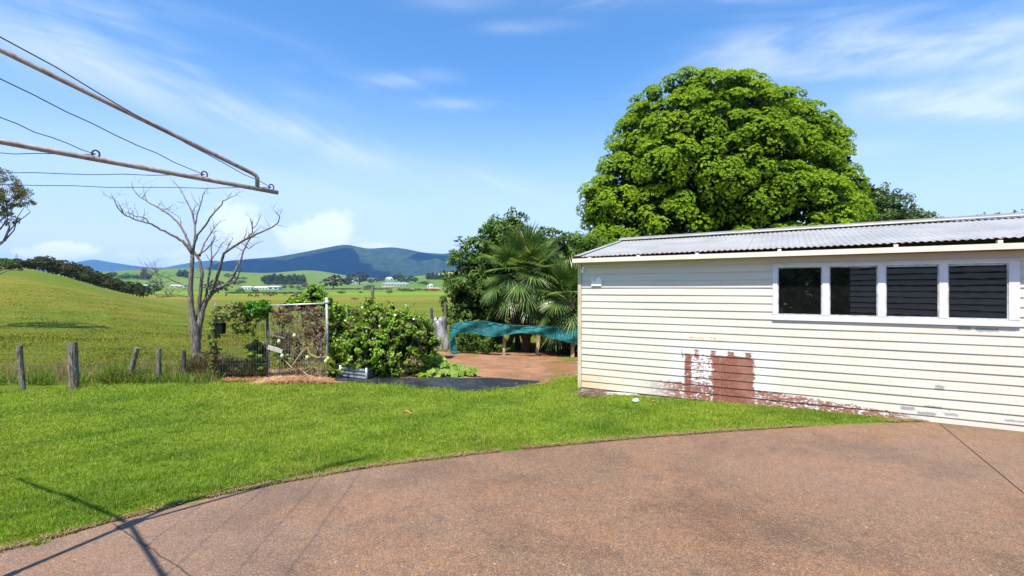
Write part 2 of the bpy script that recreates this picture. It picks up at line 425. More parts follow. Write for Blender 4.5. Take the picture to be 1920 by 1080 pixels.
def m_drive():
    m, t = newmat('exposed aggregate concrete'); g = t.node('ShaderNodeNewGeometry'); co = g.outputs['Position']
    x, y, z = t.xyz(co)
    vc = t.node('ShaderNodeSeparateColor'); t.link(t.voro(co, 190), vc.inputs[0]); st = S(m.node_tree, vc.outputs[0]); st2 = S(m.node_tree, vc.outputs[1])
    vd = t.node('ShaderNodeSeparateColor'); t.link(t.voro(co, 95), vd.inputs[0]); sb = S(m.node_tree, vd.outputs[0])
    c = t.mix(st, (.15, .088, .050), (.35, .208, .120))
    c = t.mix(st2.ss(.66, .72) * .9, c, (.095, .072, .058)); c = t.mix(sb.ss(.88, .92) * .6, c, (.11, .09, .075)); c = t.mix(sb.ss(.005, .003), c, (.38, .30, .22))
    def mul(f, k): return t.mix(f, c, k, 'MULTIPLY')
    big = t.noise(co, .9, 6, .66, .4)
    c = mul(big.ss(.45, .68) * .75, (.60, .62, .66)); c = mul(t.noise(co, 1.7, 5, .65).ss(.48, .74) * .6, (1.22, 1.08, .95))
    c = mul(t.noise(co, 5, 7, .75).ss(.50, .66) * .7, (.72, .74, .78)); c = mul(t.noise(t.scale(co, (.5, 1.1, 1)), .9, 6, .7, .8).ss(.56, .42) * .5, (1.18, 1.0, .86))
    c = mul(t.noise(co, .3, 3).ss(.4, .6) * 1.0, (.90, .90, .90)); c = mul(t.noise(co, 17, 5, .7).ss(.40, .60) * .5, (.82, .82, .82))
    c = mul(1.0, (1.02, 1.04, 1.08))
    c = t.mix(x.ss(.5, -3.2) * .22, c, (.25, .175, .15))
    c = t.mix((y - 4.6).ab().ss(1.5, .2) * x.ss(.5, 3) * .2, c, (.19, .14, .12))
    # washed pale film at the edge by the wall; a few rust and oil stains
    c = t.mix(t.noise(co, 1.6, 4).ss(.68, .80) * .4, c, (.27, .14, .06))
    def seg(x0, y0, x1, y1, wd, wob=.0):
        L = math.hypot(x1 - x0, y1 - y0); nx, ny = -(y1 - y0) / L, (x1 - x0) / L
        d = (x - x0) * nx + (y - y0) * ny
        if wob: d = d + (t.noise(co, 5, 3) - .5) * wob
        a = ((x - x0) * (x1 - x0) + (y - y0) * (y1 - y0)) / (L * L)
        return d.ab().ss(wd * 1.5, wd * .5) * a.ss(-.002, .0) * a.ss(1.002, 1.0)
    j1 = seg(5.36, 6.02, 3.1, 1.9, .006); j2 = seg(-2.88, 3.46, -1.2, 2.4, .006, .06)
    c = t.mix(j1, c, (.02, .018, .016)); c = t.mix(j2 * .8, c, (.05, .04, .03))
    bh = st * .5 + t.noise(co, 90, 3) - j1 * 3
    t.out(t.bsdf(c, .8, 0, .15, bump=bh, bstr=.5, bdist=.004)); return m
mb = MB(); xs = np.concatenate([np.linspace(-30, -8, 10), np.linspace(-7.5, 9, 150), np.linspace(10, 30, 10)])
# a smoothed edge for the slab
es = edgeY(xs); es[10:150] = np.convolve(np.pad(es, 2, mode='edge'), np.ones(5) / 5, 'valid')[10:150]
top = [(x, y, 0.0) for x, e in zip(xs, es) for y in (e, e - 1.5, -12.0)]
mb.grid(top, len(xs), 3, False)
mb.grid([(x, e, zz) for x, e in zip(xs, es) for zz in (0.0, -.1)], len(xs), 2, True)
tag(mb.build('driveway', m_drive()), kind='structure')
# ------------------------------------------------------------------ mountains
def hashn(X, Y, s, seed=0):
    "cheap value noise"
    x = X / s; y = Y / s; xi = np.floor(x).astype(int); yi = np.floor(y).astype(int); fx = x - xi; fy = y - yi
    def h(a, b): q = np.sin(a * 127.1 + b * 311.7 + seed * 74.7) * 43758.5453; return q - np.floor(q)
    fx = fx * fx * (3 - 2 * fx); fy = fy * fy * (3 - 2 * fy)
    return (h(xi, yi) * (1 - fx) + h(xi + 1, yi) * fx) * (1 - fy) + (h(xi, yi + 1) * (1 - fx) + h(xi + 1, yi + 1) * fx) * fy
def m_bush(name, a, b, sc=.012):
    m, t = newmat(name); g = t.node('ShaderNodeNewGeometry'); co = g.outputs['Position']
    c = t.mix(t.noise(co, sc, 6, .7).ss(.35, .65), a, b); c = t.mix(t.noise(co, sc * .25, 4).ss(.5, .7) * .5, c, (b[0] * 1.5, b[1] * 1.25, b[2]))
    t.out(t.bsdf(c, .95, 0, .05, bump=t.noise(co, sc * 2.2, 5, .7), bstr=1, bdist=26)); return m
def mountain(name, ridge, Yf, Yr, base_py, mat, spur, seed, nx=220):
    pxs = np.array([r[0] for r in ridge], float); pys = np.array([r[1] for r in ridge], float)
    px = np.linspace(pxs[0], pxs[-1], nx); ry = np.interp(px, pxs, pys)
    ry = np.convolve(np.pad(ry, 1, mode='edge'), np.ones(3) / 3, 'valid')
    rx = (px - 960) / F * Yr; rz = CAMZ - (ry - 540) / F * Yr; zb = -60.0
    rows = 60; V = []
    for j in range(rows):
        t = j / (rows - 1)
        if t <= .66:
            q = t / .66; Y = Yf + (Yr - Yf) * q; prof = q ** .85
        else:
            q = (t - .66) / .34; Y = Yr + (Yr - Yf) * q; prof = 1 - q
        X = rx + 0 * Y
        n = (hashn(X + Y * .25, np.full_like(X, Y * .35), 420, seed) - .5) * 1.0 + (hashn(X, np.full_like(X, Y), 150, seed) - .5) * .45
        z = zb + (rz - zb) * prof + n * spur * math.sin(math.pi * min(max(prof, 0), 1)) 
        V += [(X[i], Y, z[i]) for i in range(nx)]
    mb = MB(); mb.grid(V, rows, nx, False)
    return tag(mb.build(name, mat, smooth=True), kind='structure')
mountain('mountain_range', [(380, 519), (396, 506), (408, 497), (430, 490), (470, 485), (520, 481), (560, 474), (600, 466), (635, 459.5), (650, 458), (690, 466), (735, 463), (765, 467), (790, 473), (830, 476), (880, 469), (960, 462), (1060, 468), (1200, 480), (1400, 500), (1600, 515)], 5000, 6600, 515, m_bush('forested slope', (.018, .036, .012), (.042, .068, .020)), 210, 3)
mountain('far_mountains', [(-500, 505), (-200, 500), (0, 490), (30, 487), (60, 493), (110, 500), (150, 490), (175, 486), (210, 492), (250, 498), (300, 503), (330, 497), (370, 490), (400, 488), (430, 492), (520, 510)], 8600, 10200, 515, m_bush('distant bush', (.03, .05, .03), (.04, .06, .03), .004), 160, 9)
# ------------------------------------------------------------------ shed (local: x along the wall, y inwards, z up)
SHED_RZ = -math.atan2(900, 1570); SO = (1.205, 8.47, 0.0)
shed = thing('garage', 'low cream weatherboard garage with corrugated iron roof and peeling brown paint', 'garage', SO, SHED_RZ)
def sl_(px): k = (px - 960) / F; return (8.47 * k - 1.205) / (.867 + .497 * k)
PITCH = .1164; ZB = -.04; LEN = 9.0; WTOP = 2.20; WD = 5.0
W0, W1, WZ0, WZ1 = 2.985, 5.56, 1.262, 2.035
def m_boards():
    m, t = newmat('cream weatherboard'); co = t.coord(); x, y, z = t.xyz(co)
    row = ((z - ZB) / PITCH)._m('FLOOR')
    c = t.mix(t.noise(t.scale(co, (.6, 1, 9)), 1.5, 5).ss(.3, .7), (.585, .545, .455), (.65, .615, .53))
    white = (.68, .68, .67); paint = (.27, .085, .055)
    fine = t.noise(co, 26, 6, .7, .5); mid = t.noise(co, 7, 6, .7, .3); strk_ = t.noise(t.scale(co, (1, 1, 5)), 9, 6, .75)
    def bx(x0, x1, z0, z1, sf=.03, wob=.06):
        xx = x + (mid - .5) * wob * 2; zz = z + (fine - .5) * wob
        return xx.ss(x0 - sf, x0 + sf) * xx.ss(x1 + sf, x1 - sf) * zz.ss(z0 - sf, z0 + sf) * zz.ss(z1 + sf, z1 - sf)
    # scrubbed white halo round the stripped part
    c = t.mix(bx(1.55, 2.95, -.1, .80, .16, .1) * .75, c, white); c = t.mix(bx(1.68, 2.35, -.1, .70, .05, .12) * fine.ss(.52, .62) * .55, c, (.36, .33, .32))
    c = t.mix((t.noise(t.scale(co, (14, 1, .6)), 1.0, 4, .6)).ss(.56, .72) * .22, c, (.50, .45, .34)); nl = ((x / .45).fr() - .5).ab().ss(.010, .005) * ((((z - ZB) / PITCH).fr() - .3).ab()).ss(.045, .02); c = t.mix(nl * .55, c, (.42, .36, .27))
    # brown patch left by the paint stripping: left half mostly scrubbed back
    right = bx(2.14, 2.72, -.1, .66, .03, .16)
    left = bx(1.76, 2.3, -.1, .67, .02, .11)
    band = ((z + (mid - .5) * .14 + (strk_ - .5) * .08) + (x - 2.6).mx(0) * .078).ss(.225, .205) * x.ss(.95, 1.75) * x.ss(4.75, 4.35)
    edge = bx(1.76, 1.86, .0, .67, .01, .04)
    tops = (((x + (mid - .5) * .14) * 4.15 - .55).fr() - .5).ab().ss(.20, .13) * bx(1.72, 2.78, .60, .735, .008, .05) * strk_.ss(.40, .46)
    lm = left * (strk_ * .75 + fine * .45).ss(.60, .64) ; lm = lm.mx(left * x.ss(2.12, 2.3) * fine.ss(.40, .45))
    lm = lm.mx(edge * strk_.ss(.38, .45)).mx(left * z.ss(.20, .13) * fine.ss(.42, .50))
    rag = fine * .55 + strk_ * .55; sb_ = (x + (mid - .5) * .10).ss(2.02, 2.26) * (x + (mid - .5) * .16).ss(2.80, 2.66) * (z + (fine - .5) * .05).ss(.70, .63); rm = (sb_ * .85 + (rag - .55) * 2.2 + x.ss(2.05, 2.45) * .22).ss(.46, .60) * sb_.ss(.02, .12)
    bm = band * (strk_ * .6 + fine * .55).ss(.50, .57)
    c = t.mix((left * .9).mx(band * .85), c, (.70, .70, .71))
    brown = lm.mx(rm).mx(bm).mx(tops)
    c = t.mix(brown.cl(), c, t.mix(fine.ss(.4, .65), (.20, .065, .042), (.31, .125, .085)))
    c = t.mix(right * fine.ss(.64, .66) * .7, c, (.10, .03, .025)); c = t.mix((brown * t.noise(co, 3.2, 4).ss(.5, .7) * .35).cl(), c, (.42, .24, .18))
    # orange damp stain low at the corner, thin rust smear, grey undercoat chips
    st = (x + (mid - .5) * .5).ss(1.25, -.1) * (z + (mid - .5) * .2).ss(.42, -.03); c = t.mix(st * .62, c, (.72, .42, .16))
    rs = bx(1.82, 2.32, .905, .945, .012, .03) * (fine * .6 + strk_ * .5).ss(.50, .60); c = t.mix(rs * .8, c, (.62, .26, .07))
    rd = bx(2.27, 2.37, .875, .90, .006, .02) * fine.ss(.48, .52); c = t.mix(rd, c, (.2, .12, .05))
    gr = None
    for a in ((5.00, 5.13, 1.175, 1.225), (5.18, 5.38, 1.165, 1.215), (5.36, 5.52, 1.18, 1.195), (4.79, 4.88, .41, .47), (4.68, 4.86, .175, .205), (4.45, 4.60, .12, .165), (4.62, 4.80, .075, .12), (4.88, 5.02, .10, .13), (5.42, 5.75, .10, .125)):
        b_ = bx(*a, .01, .06); gr = b_ if gr is None else gr.mx(b_)
    gr = gr * strk_.ss(.36, .42)
    c = t.mix(gr, c, (.27, .29, .30))
    c = t.mix(x.ss(3.9, 4.5) * z.ss(.34, .1) * mid.ss(.55, .6) * fine.ss(.48, .55) * .8, c, (.45, .43, .42))
    c = t.mix((z + (mid - .5) * .05).ss(.0, -.04) * x.ss(2.8, 3.4) * .6, c, (.30, .16, .11))
    dots = t.voro(co, 5, 'Distance'); dd = S(m.node_tree, dots).ss(.055, .035) * mid.ss(.52, .56); c = t.mix(dd * .7, c, (.25, .25, .25))
    # butt joints between lengths of board
    def jt(a, k): return (x - a).ab().ss(.0035, .0015) * k
    c = t.mix(jt(4.86, .4).mx(jt(2.28, .35)), c, (.45, .40, .33))
    c = t.mix(bx(.07, .075, .955, 1.04, .003, .004) .mx(bx(.15, .155, .96, 1.03, .003, .004)) * .6, c, (.5, .33, .15))
    # darker along the lower edge of each board
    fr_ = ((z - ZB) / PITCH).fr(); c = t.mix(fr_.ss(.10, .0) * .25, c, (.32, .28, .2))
    t.out(t.bsdf(c, .55, 0, .35, bump=mid, bstr=.12, bdist=.01)); return m
BOARD = m_boards()
mb = MB()
def boards(x0, x1, y, z0, z1, sgn=-1, axis=0):
    n0 = int(math.floor((z0 - ZB) / PITCH + 1e-6))
    n = n0
    while ZB + n * PITCH < z1 - .002:
        a = max(z0, ZB + n * PITCH); b = min(z1, ZB + (n + 1) * PITCH + .006)
        pr = .015 * (1 - (a - ZB - n * PITCH) / PITCH); 
        segs = 14; xs = np.linspace(x0, x1, segs)
        wv = [.0015 * math.sin(q * 2.1 + n * 1.3) for q in xs]
        vs = []
        for q, w_ in zip(xs, wv):
            vs += [(q, y - pr - w_, a), (q, y - .003 - w_ * .5, b), (q, y + .006, b), (q, y + .006, a)]
        fs = []
        for i in range(segs - 1):
            for k in range(4): fs.append((i * 4 + k, (i + 1) * 4 + k, (i + 1) * 4 + (k + 1) % 4, i * 4 + (k + 1) % 4))
        fs += [(0, 1, 2, 3), tuple((segs - 1) * 4 + k for k in (3, 2, 1, 0))]
        mb.add(vs, fs); n += 1
boards(.03, W0 + .01, 0, ZB, WTOP); boards(W0 + .01, W1 - .01, 0, ZB, WZ0 + .01); boards(W0 + .01, W1 - .01, 0, WZ1 - .005, WTOP); boards(W1 - .01, LEN, 0, ZB, WTOP)
mb.box((.03, .008, ZB), (LEN, .03, WZ0 - .02)); mb.box((.03, .008, WZ1 + .02), (LEN, .03, WTOP)); mb.box((.03, .008, WZ0 - .02), (W0 - .001, .03, WZ1 + .02)); mb.box((W1 + .001, .008, WZ0 - .02), (LEN, .03, WZ1 + .02))
mb.build('wall', BOARD, shed, local=True)
# other walls, gable end and floor, near black to stand in for shade
PALE = m_plain('cream paint', (.62, .59, .50), (.70, .67, .57), .6, 3)
mb = MB()
mb.add([(.03, .03, ZB), (.03, WD, ZB), (.03, WD, 2.15), (.03, WD / 2 + .1, 2.70), (.03, .03, 2.18)], [(0, 1, 2, 3, 4)])
mb.box((.03, WD, ZB), (LEN, WD + .1, 2.15)); mb.box((LEN, .03, ZB), (LEN + .1, WD, 2.2))
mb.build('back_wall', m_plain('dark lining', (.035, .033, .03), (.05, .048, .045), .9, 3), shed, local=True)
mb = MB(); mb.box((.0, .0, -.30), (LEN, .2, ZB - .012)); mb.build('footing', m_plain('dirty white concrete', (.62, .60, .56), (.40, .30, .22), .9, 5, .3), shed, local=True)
mb = MB(); mb.box((.04, .04, -.02), (LEN, WD, .008)); mb.build('garage_floor', m_plain('shade dark floor', (.02, .02, .022), (.04, .04, .04), .8, 2), shed, local=True)
# bench added inside the windows, near black like shade, hides the floor
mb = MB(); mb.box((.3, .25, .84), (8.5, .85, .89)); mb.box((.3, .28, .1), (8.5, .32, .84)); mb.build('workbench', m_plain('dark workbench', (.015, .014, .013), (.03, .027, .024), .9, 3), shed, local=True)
TRIM = m_plain('weathered tan corner trim', (.46, .38, .25), (.62, .56, .44), .7, 6, .1)
mb = MB(); mb.box((-.035, -.03, ZB - .01), (.028, .03, 2.13)); mb.box((-.04, -.005, ZB - .01), (-.037, .09, 2.13)); mb.build('corner_board', m_plain('corner trim', (.62, .57, .46), (.50, .40, .24), .7, 4, .1, stretch=(1, 1, .6)), shed, local=True)
# windows: one joined frame, each light a window of its own
WHT = m_plain('chalky white window paint', (.62, .62, .64), (.70, .70, .71), .5, 5, .05)
def m_glass():
    m, t = newmat('window glass'); co = t.coord()
    fr = t.node('ShaderNodeFresnel'); fr.inputs['IOR'].default_value = 1.52
    gl = t.node('ShaderNodeBsdfGlossy'); gl.inputs['Roughness'].default_value = .008; gl.inputs['Color'].default_value = (1, 1, 1, 1)
    bp = t.node('ShaderNodeBump'); bp.inputs['Strength'].default_value = .035; bp.inputs['Distance'].default_value = .004
    t.link(t.noise(t.scale(co, (1, 1, 2.5)), 3.0, 2), bp.inputs['Height']); t.link(bp.outputs[0], gl.inputs['Normal'])
    tr = t.node('ShaderNodeBsdfTransparent'); tr.inputs[0].default_value = (.55, .57, .56, 1)
    mx = t.node('ShaderNodeMixShader'); t.link((S(m.node_tree, fr.outputs[0]) * 2.8).cl(), mx.inputs[0]); t.link(tr.outputs[0], mx.inputs[1]); t.link(gl.outputs[0], mx.inputs[2])
    x, y, z = t.xyz(co)
    d = t.noise(co, 42, 5, .8).ss(.63, .73) * t.noise(co, 5, 3).ss(.42, .6) * z.ss(1.75, 1.35) * .55 + .012
    df = t.node('ShaderNodeBsdfDiffuse'); df.inputs[0].default_value = (.5, .5, .48, 1)
    m2 = t.node('ShaderNodeMixShader'); t.link(d.cl(), m2.inputs[0]); t.link(mx.outputs[0], m2.inputs[1]); t.link(df.outputs[0], m2.inputs[2]); t.out(m2); return m
GLASS = m_glass()
mull = [3.63, 4.25, 4.87]
mb = MB(); mb.box((W0, -.024, WZ0), (W1, .03, WZ0 + .055)); mb.box((W0, -.024, WZ1 - .035), (W1, .03, WZ1)); mb.box((W0 - .02, -.05, WZ1 + .001), (W1 + .03, .0, WZ1 + .016))
zb, zt = WZ0 + .056, WZ1 - .036
mb.box((W0, -.027, zb), (W0 + .062, .03, zt)); mb.box((W1 - .095, -.027, zb), (W1, .03, zt))
for q in mull: mb.box((q - .04, -.027, zb), (q + .04, .03, zt))
fr = mb.build('window_frame', WHT, shed, local=True)
mb = MB(); mb.box((W0 - .005, -.034, WZ0 - .022), (W1 + .004, -.006, WZ0 - .001)); mb.build('window_sill', WHT, shed, local=True)
edges = [(W0 + .062, mull[0] - .04), (mull[0] + .04, mull[1] - .04), (mull[1] + .04, mull[2] - .04), (mull[2] + .04, W1 - .095)]
for i, (a, b) in enumerate(edges):
    mb = MB(); e = .014; y0, y1 = -.016, .008
    mb.box((a, y0, zb), (b, y1, zb + e)); mb.box((a, y0, zt - e), (b, y1, zt)); mb.box((a, y0, zb + e), (a + e, y1, zt - e)); mb.box((b - e, y0, zb + e), (b, y1, zt - e))
    wn = mb.build('window', m_plain('window bead', (.30, .30, .31), (.55, .55, .56), .6, 12) if i == 0 else bpy.data.materials['window bead'], shed, local=True)
    mb = MB(); mb.box((a + e, -.004, zb + e), (b - e, .001, zt - e)); mb.build('pane', GLASS, wn, local=True)
# roof
def m_iron():
    m, t = newmat('weathered corrugated iron'); co = t.coord(); x, y, z = t.xyz(co)
    c = t.mix(t.noise(co, 1.4, 5, .6).ss(.35, .65), (.30, .295, .285), (.37, .365, .355))
    c = t.mix(t.noise(t.scale(co, (9, .5, 1)), 1.5, 4).ss(.55, .75) * .35, c, (.36, .36, .36))
    c = t.mix(t.noise(co, 3.3, 6, .7).ss(.66, .74) * .5, c, (.30, .18, .11))
    fx = ((x / .152).fr() - .5).ab(); r_ = None
    for yy in (.02, .72, 1.5, 2.25):
        q = (y - yy).ab().ss(.022, .012) * fx.ss(.12, .06); r_ = q if r_ is None else r_.mx(q)
    c = t.mix(r_ * t.noise(co, 2.3, 2).ss(.42, .5), c, (.16, .10, .07))
    c = t.mix(y.ss(-.06, -.12) * t.noise(co, 11, 4).ss(.42, .55), c, (.22, .10, .05))
    c = t.mix(((x / .76).fr() - .5).ab().ss(.012, .006) * .4, c, (.2, .2, .21))
    t.out(t.bsdf(c, .5, .1, .4, bump=t.noise(co, 14, 4), bstr=.1, bdist=.01)); return m
IRON = m_iron()
WR = 2.52; RE = .16
def rz(x, y): return (2.235 + .010 * x) + (y + RE) * (2.745 - 2.235) / (WR + RE)
mb = MB(); nx = int((LEN + .1) / .076 * 8); xs = np.linspace(-.05, LEN + .1, nx)
ys = [-RE, -RE + .02, .3, .9, 1.5, 2.0, WR]
for off in (0,):
    Pn = [(x, y, rz(x, y) + .0075 * math.cos(2 * math.pi * x / .076) + .003 * math.sin(x * 1.3 + y)) for x in xs for y in ys]
    mb.grid(Pn, nx, len(ys), True)
    Pn = [(q[0], q[1], q[2] - .0025) for q in Pn]; mb.grid(Pn, nx, len(ys))
roof = mb.build('roof', IRON, shed, local=True, smooth=True)
mb = MB(); 
mb.grid([(x, y, rz(x, WR) - (y - WR) * .18) for x in (-.02, LEN + .1) for y in (WR, WD + .3)], 2, 2, True); mb.build('back_roof', IRON, roof, local=True)
mb = MB(); xs = np.linspace(-.04, LEN + .1, 12)
prof = [(-.17, -.010), (-.165, .014), (-.03, .045), (0, .062), (.03, .045), (.17, .014)]
mb.grid([(x, WR + a, rz(x, WR) + b + .012) for x in xs for a, b in prof], 12, 6, True); mb.build('ridge_cap', m_plain('ridge cap iron', (.27, .265, .26), (.22, .21, .20), .5, 4, .1, metal=.2), roof, local=True, smooth=True)
# barge flashing along the left rake
mb = MB(); mb.add([(-.07, -RE, rz(0, -RE) + .018), (.04, -RE, rz(0, -RE) + .02), (.04, WR, rz(0, WR) + .02), (-.07, WR, rz(0, WR) + .018), (-.072, -RE, rz(0, -RE) - .05), (-.072, WR, rz(0, WR) - .05)], [(0, 1, 2, 3), (4, 0, 3, 5)]); mb.build('barge_flashing', IRON, roof, local=True)
# fascia, rafter ends behind, rusty wall plate
FAS = m_plain('cream fascia paint', (.66, .61, .50), (.70, .66, .57), .45, 3, .05)
mb = MB(); xs = np.linspace(-.063, LEN, 10)
for i in range(9):
    pass
pr = [(-.220, .0), (-.220, .066), (-.200, .070), (-.200, .0)]
mb.grid([(x, a, 2.137 + .003 * x + b) for x in xs for a, b in pr + pr[:1]], 10, 5, False)
mb.add([(-.063, a, 2.137 + b) for a, b in pr], [(0, 1, 2, 3)])
fas = mb.build('fascia', FAS, shed, local=True)
mb = MB(); mb.grid([(x, a, 2.137 + .003 * x) for x in (-.06, LEN) for a in (-.20, .0)], 2, 2, False); mb.build('soffit', m_plain('cream soffit paint', (.60, .55, .40), (.55, .48, .32), .6, 3), shed, local=True)
def m_rust():
    m, t = newmat('rusty timber behind the fascia'); co = t.coord()
    c = t.mix(t.noise(co, 3, 5, .6).ss(.4, .6), (.13, .085, .06), (.20, .17, .15)); c = t.mix(t.noise(t.scale(co, (3, 1, 1)), 1.6, 4).ss(.60, .64), c, (.30, .09, .03))
    t.out(t.bsdf(c, .9, 0, .2, bump=t.noise(co, 30, 4), bstr=.5, bdist=.01)); return m
mb = MB(); mb.box((-.05, -.13, 2.14), (LEN, -.11, 2.228)); mb.build('eave_board', m_rust(), shed, local=True)
mb = MB(); RAF = m_plain('cream rafter end', (.70, .66, .56), (.74, .70, .62), .6, 4)
for q in (.22, 1.05, 1.95, 3.05, 4.35, 5.32, 6.3):
    mb = MB(); mb.box((q, -.199, 2.14 + .003 * q), (q + .045, -.131, 2.222 + .008 * q)); mb.build('rafter_end', RAF, shed, local=True)
# white fixtures left on the wall by the corner
def m_white(): return m_plain('bright white plastic', (.85, .85, .84), (.88, .88, .87), .4, 6)
WPL = m_white()
pl = [(0, 0), (.155, 0), (.16, .05), (.157, .09), (.145, .115), (.13, .13), (.128, .14), (.118, .14), (.112, .13), (.09, .115), (.07, .085), (.05, .07), (.03, .075), (.02, .085), (.018, .11), (.022, .135), (.008, .14), (.0, .13), (.006, .11), (.008, .075), (.004, .05)]
def plate(name, x, z, pts, th, sc=1.15):
    n = len(pts); mb = MB(); f = [(x + a * sc, -.032, z + b * sc) for a, b in pts]; g = [(x + a * sc, -.032 + th, z + b * sc) for a, b in pts]
    mb.add(f + g, [tuple(range(n)), tuple(range(2 * n - 1, n - 1, -1))] + [(i, i + n, (i + 1) % n + n, (i + 1) % n) for i in range(n)])
    return mb.build(name, WPL, shed, local=True)
plate('wall_plate', .215, 1.735, pl, .022)
mb = MB(); mb.box((.03, -.045, 1.965), (.075, -.018, 2.02)); mb.box((.045, -.042, 2.025), (.085, -.018, 2.065)); mb.box((.055, -.03, 2.065), (.11, -.024, 2.075)); mb.build('sensor_bracket', WPL, shed, local=True)
mb = MB(); mb.box((W0 + .078, .035, zb + .012), (W0 + .135, .06, zb + .10)); c = mb.build('cup', WPL, None, local=True)
c.location = SO; c.rotation_euler = (0, 0, SHED_RZ); tag(c, 'small cream cup standing inside the leftmost garage window', 'cup')
# ------------------------------------------------------------------ house behind the viewer, seen only mirrored in the garage panes
hs_ = thing('house', 'weatherboard house standing across the driveway, mirrored in the garage window panes', 'house', (2.2, -1.6, 0))
m, t = newmat('grey blue weatherboard'); co = t.coord(); x, y, z = t.xyz(t.node('ShaderNodeNewGeometry').outputs['Position']); t.out(t.bsdf(t.mix(((z - .35) / .155).fr().ss(.24, .18), t.mix(t.noise(co, 2, 4), (.50, .50, .48), (.58, .58, .56)), (.03, .03, .03)), .6))  # dark band on each board stands in for the shade under its lap
mb = MB(); z = .35; 
while z < 2.6:
    mb.add([(.9, -1.6 + .028, z), (12, -1.6 + .028, z), (12, -1.6, z + .16), (.9, -1.6, z + .16), (.9, -1.6, z), (12, -1.6, z)], [(0, 1, 2, 3)[::-1], (4, 5, 1, 0)[::-1]]); z += .155
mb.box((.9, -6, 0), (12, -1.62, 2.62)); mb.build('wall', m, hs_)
mb = MB(); mb.box((.8, -6.2, 2.63), (12.2, -1.35, 2.78)); mb.add([(.8, -1.35, 2.785), (12.2, -1.35, 2.785), (12.2, -6.2, 2.785), (.8, -6.2, 2.785), (2.9, -3.8, 3.6), (10, -3.8, 3.6)], [(0, 1, 5, 4), (2, 3, 4, 5), (1, 2, 5), (3, 0, 4)]); mb.build('roof', m_plain('dark roof', (.10, .10, .11), (.14, .13, .13), .7, 2), hs_)
# ------------------------------------------------------------------ rotary clothes line
HUB = np.array([-3.195, 2.245, 2.533]); TIP = np.array([-1.825, 3.69, 2.438]); dA = (TIP - HUB)[:2]
ho = thing('clothes_line', 'old galvanised rotary clothes line with rusty arms and wire reaching in from the left', 'clothes line', (HUB[0], HUB[1], 0))
def m_galv():
    m, t = newmat('old galvanised pipe'); co = t.coord()
    c = t.mix(t.noise(co, 9, 5, .6).ss(.35, .65), (.26, .225, .20), (.37, .35, .33)); c = t.mix(t.noise(co, 22, 5, .7).ss(.5, .62) * .7, c, (.20, .12, .08)); c = t.mix(t.noise(co, 30, 4).ss(.68, .74), c, (.07, .05, .04))
    t.out(t.bsdf(c, .6, .35, .4, bump=t.noise(co, 90, 4), bstr=.35, bdist=.002)); return m
GALV = m_galv(); WIRE = m_plain('dark line wire', (.035, .04, .055), (.08, .08, .09), .5, 20)
def armpt(d, t, ez=0): return np.array([HUB[0] + d[0] * (1 - t), HUB[1] + d[1] * (1 - t), TIP[2] + (HUB[2] - TIP[2]) * t + ez + (.20 * (1 - t) if d[1] < -1 else 0)])
def perp(d, s): return np.array([-d[1], d[0]]) * s
ARMS = [dA, np.array([-1.76, .96]), perp(dA, -1)]
for k, d in enumerate(ARMS):
    mb = MB(); mb.tube([armpt(d, q) for q in (-.012, .2, .4, .6, .8, .97)], .0165, 12); arm = mb.build('arm', GALV, ho, smooth=True)
    mb = MB(); pt = [armpt(d, .062, .012), armpt(d, .062, .08), armpt(d, .067, .097), armpt(d, .080, .110)] + [armpt(d, q, .110 + (q - .080) * .6125) for q in (.2, .4, .6, .8, .97)]
    mb.tube(pt, [.0155] * 3 + [.0155] * 6, 10)
    if k == 0: mb.build('brace', GALV, arm, smooth=True)
    for q in (.012, .235, .524, .77):
        mb = MB(); c0 = armpt(d, q, .012); dn = np.array([*d, 0]) / np.linalg.norm(d)
        mb.tube([c0 + dn * .018 * math.cos(a) + np.array([0, 0,   .020 + .022 * math.sin(a)]) for a in np.linspace(-1.2, 3.9, 11)], .005, 6); mb.build('hook', WIRE, arm, smooth=True)
for k, (da, db) in enumerate(((ARMS[0], ARMS[2]), (ARMS[0], ARMS[1]))):
    for j, q in enumerate((.012, .235, .524, .77)):
        a, b = armpt(da, q, .03), armpt(db, q, .03)
        pts = []
        for i in range(15):
            s = i / 14; p = a * (1 - s) + b * s; p[2] -= .035 * 4 * s * (1 - s) * (1 - q) - .004 * math.sin(i * 2.3 + j) * (0 < i < 14); p[0] += .004 * math.sin(i * 1.7 + j * 2) * (0 < i < 14); pts.append(p)
        mb = MB(); mb.tube(pts, .0026, 5); mb.build('line_wire', WIRE, ho)
mb = MB(); mb.tube([(HUB[0], HUB[1], -.05), (HUB[0], HUB[1], 1.3)], .03, 14); mb.tube([(HUB[0], HUB[1], 1.3), (HUB[0], HUB[1], 3.24)], .022, 14); mb.build('pole', GALV, ho, smooth=True)
mb = MB(); mb.tube([(HUB[0], HUB[1], 2.46), (HUB[0], HUB[1], 2.61)], .055, 14); mb.build('hub', GALV, ho, smooth=True)
mb = MB(); mb.tube([(HUB[0], HUB[1], 3.12), (HUB[0], HUB[1], 3.22)], .045, 14); mb.build('top_collar', GALV, ho, smooth=True)
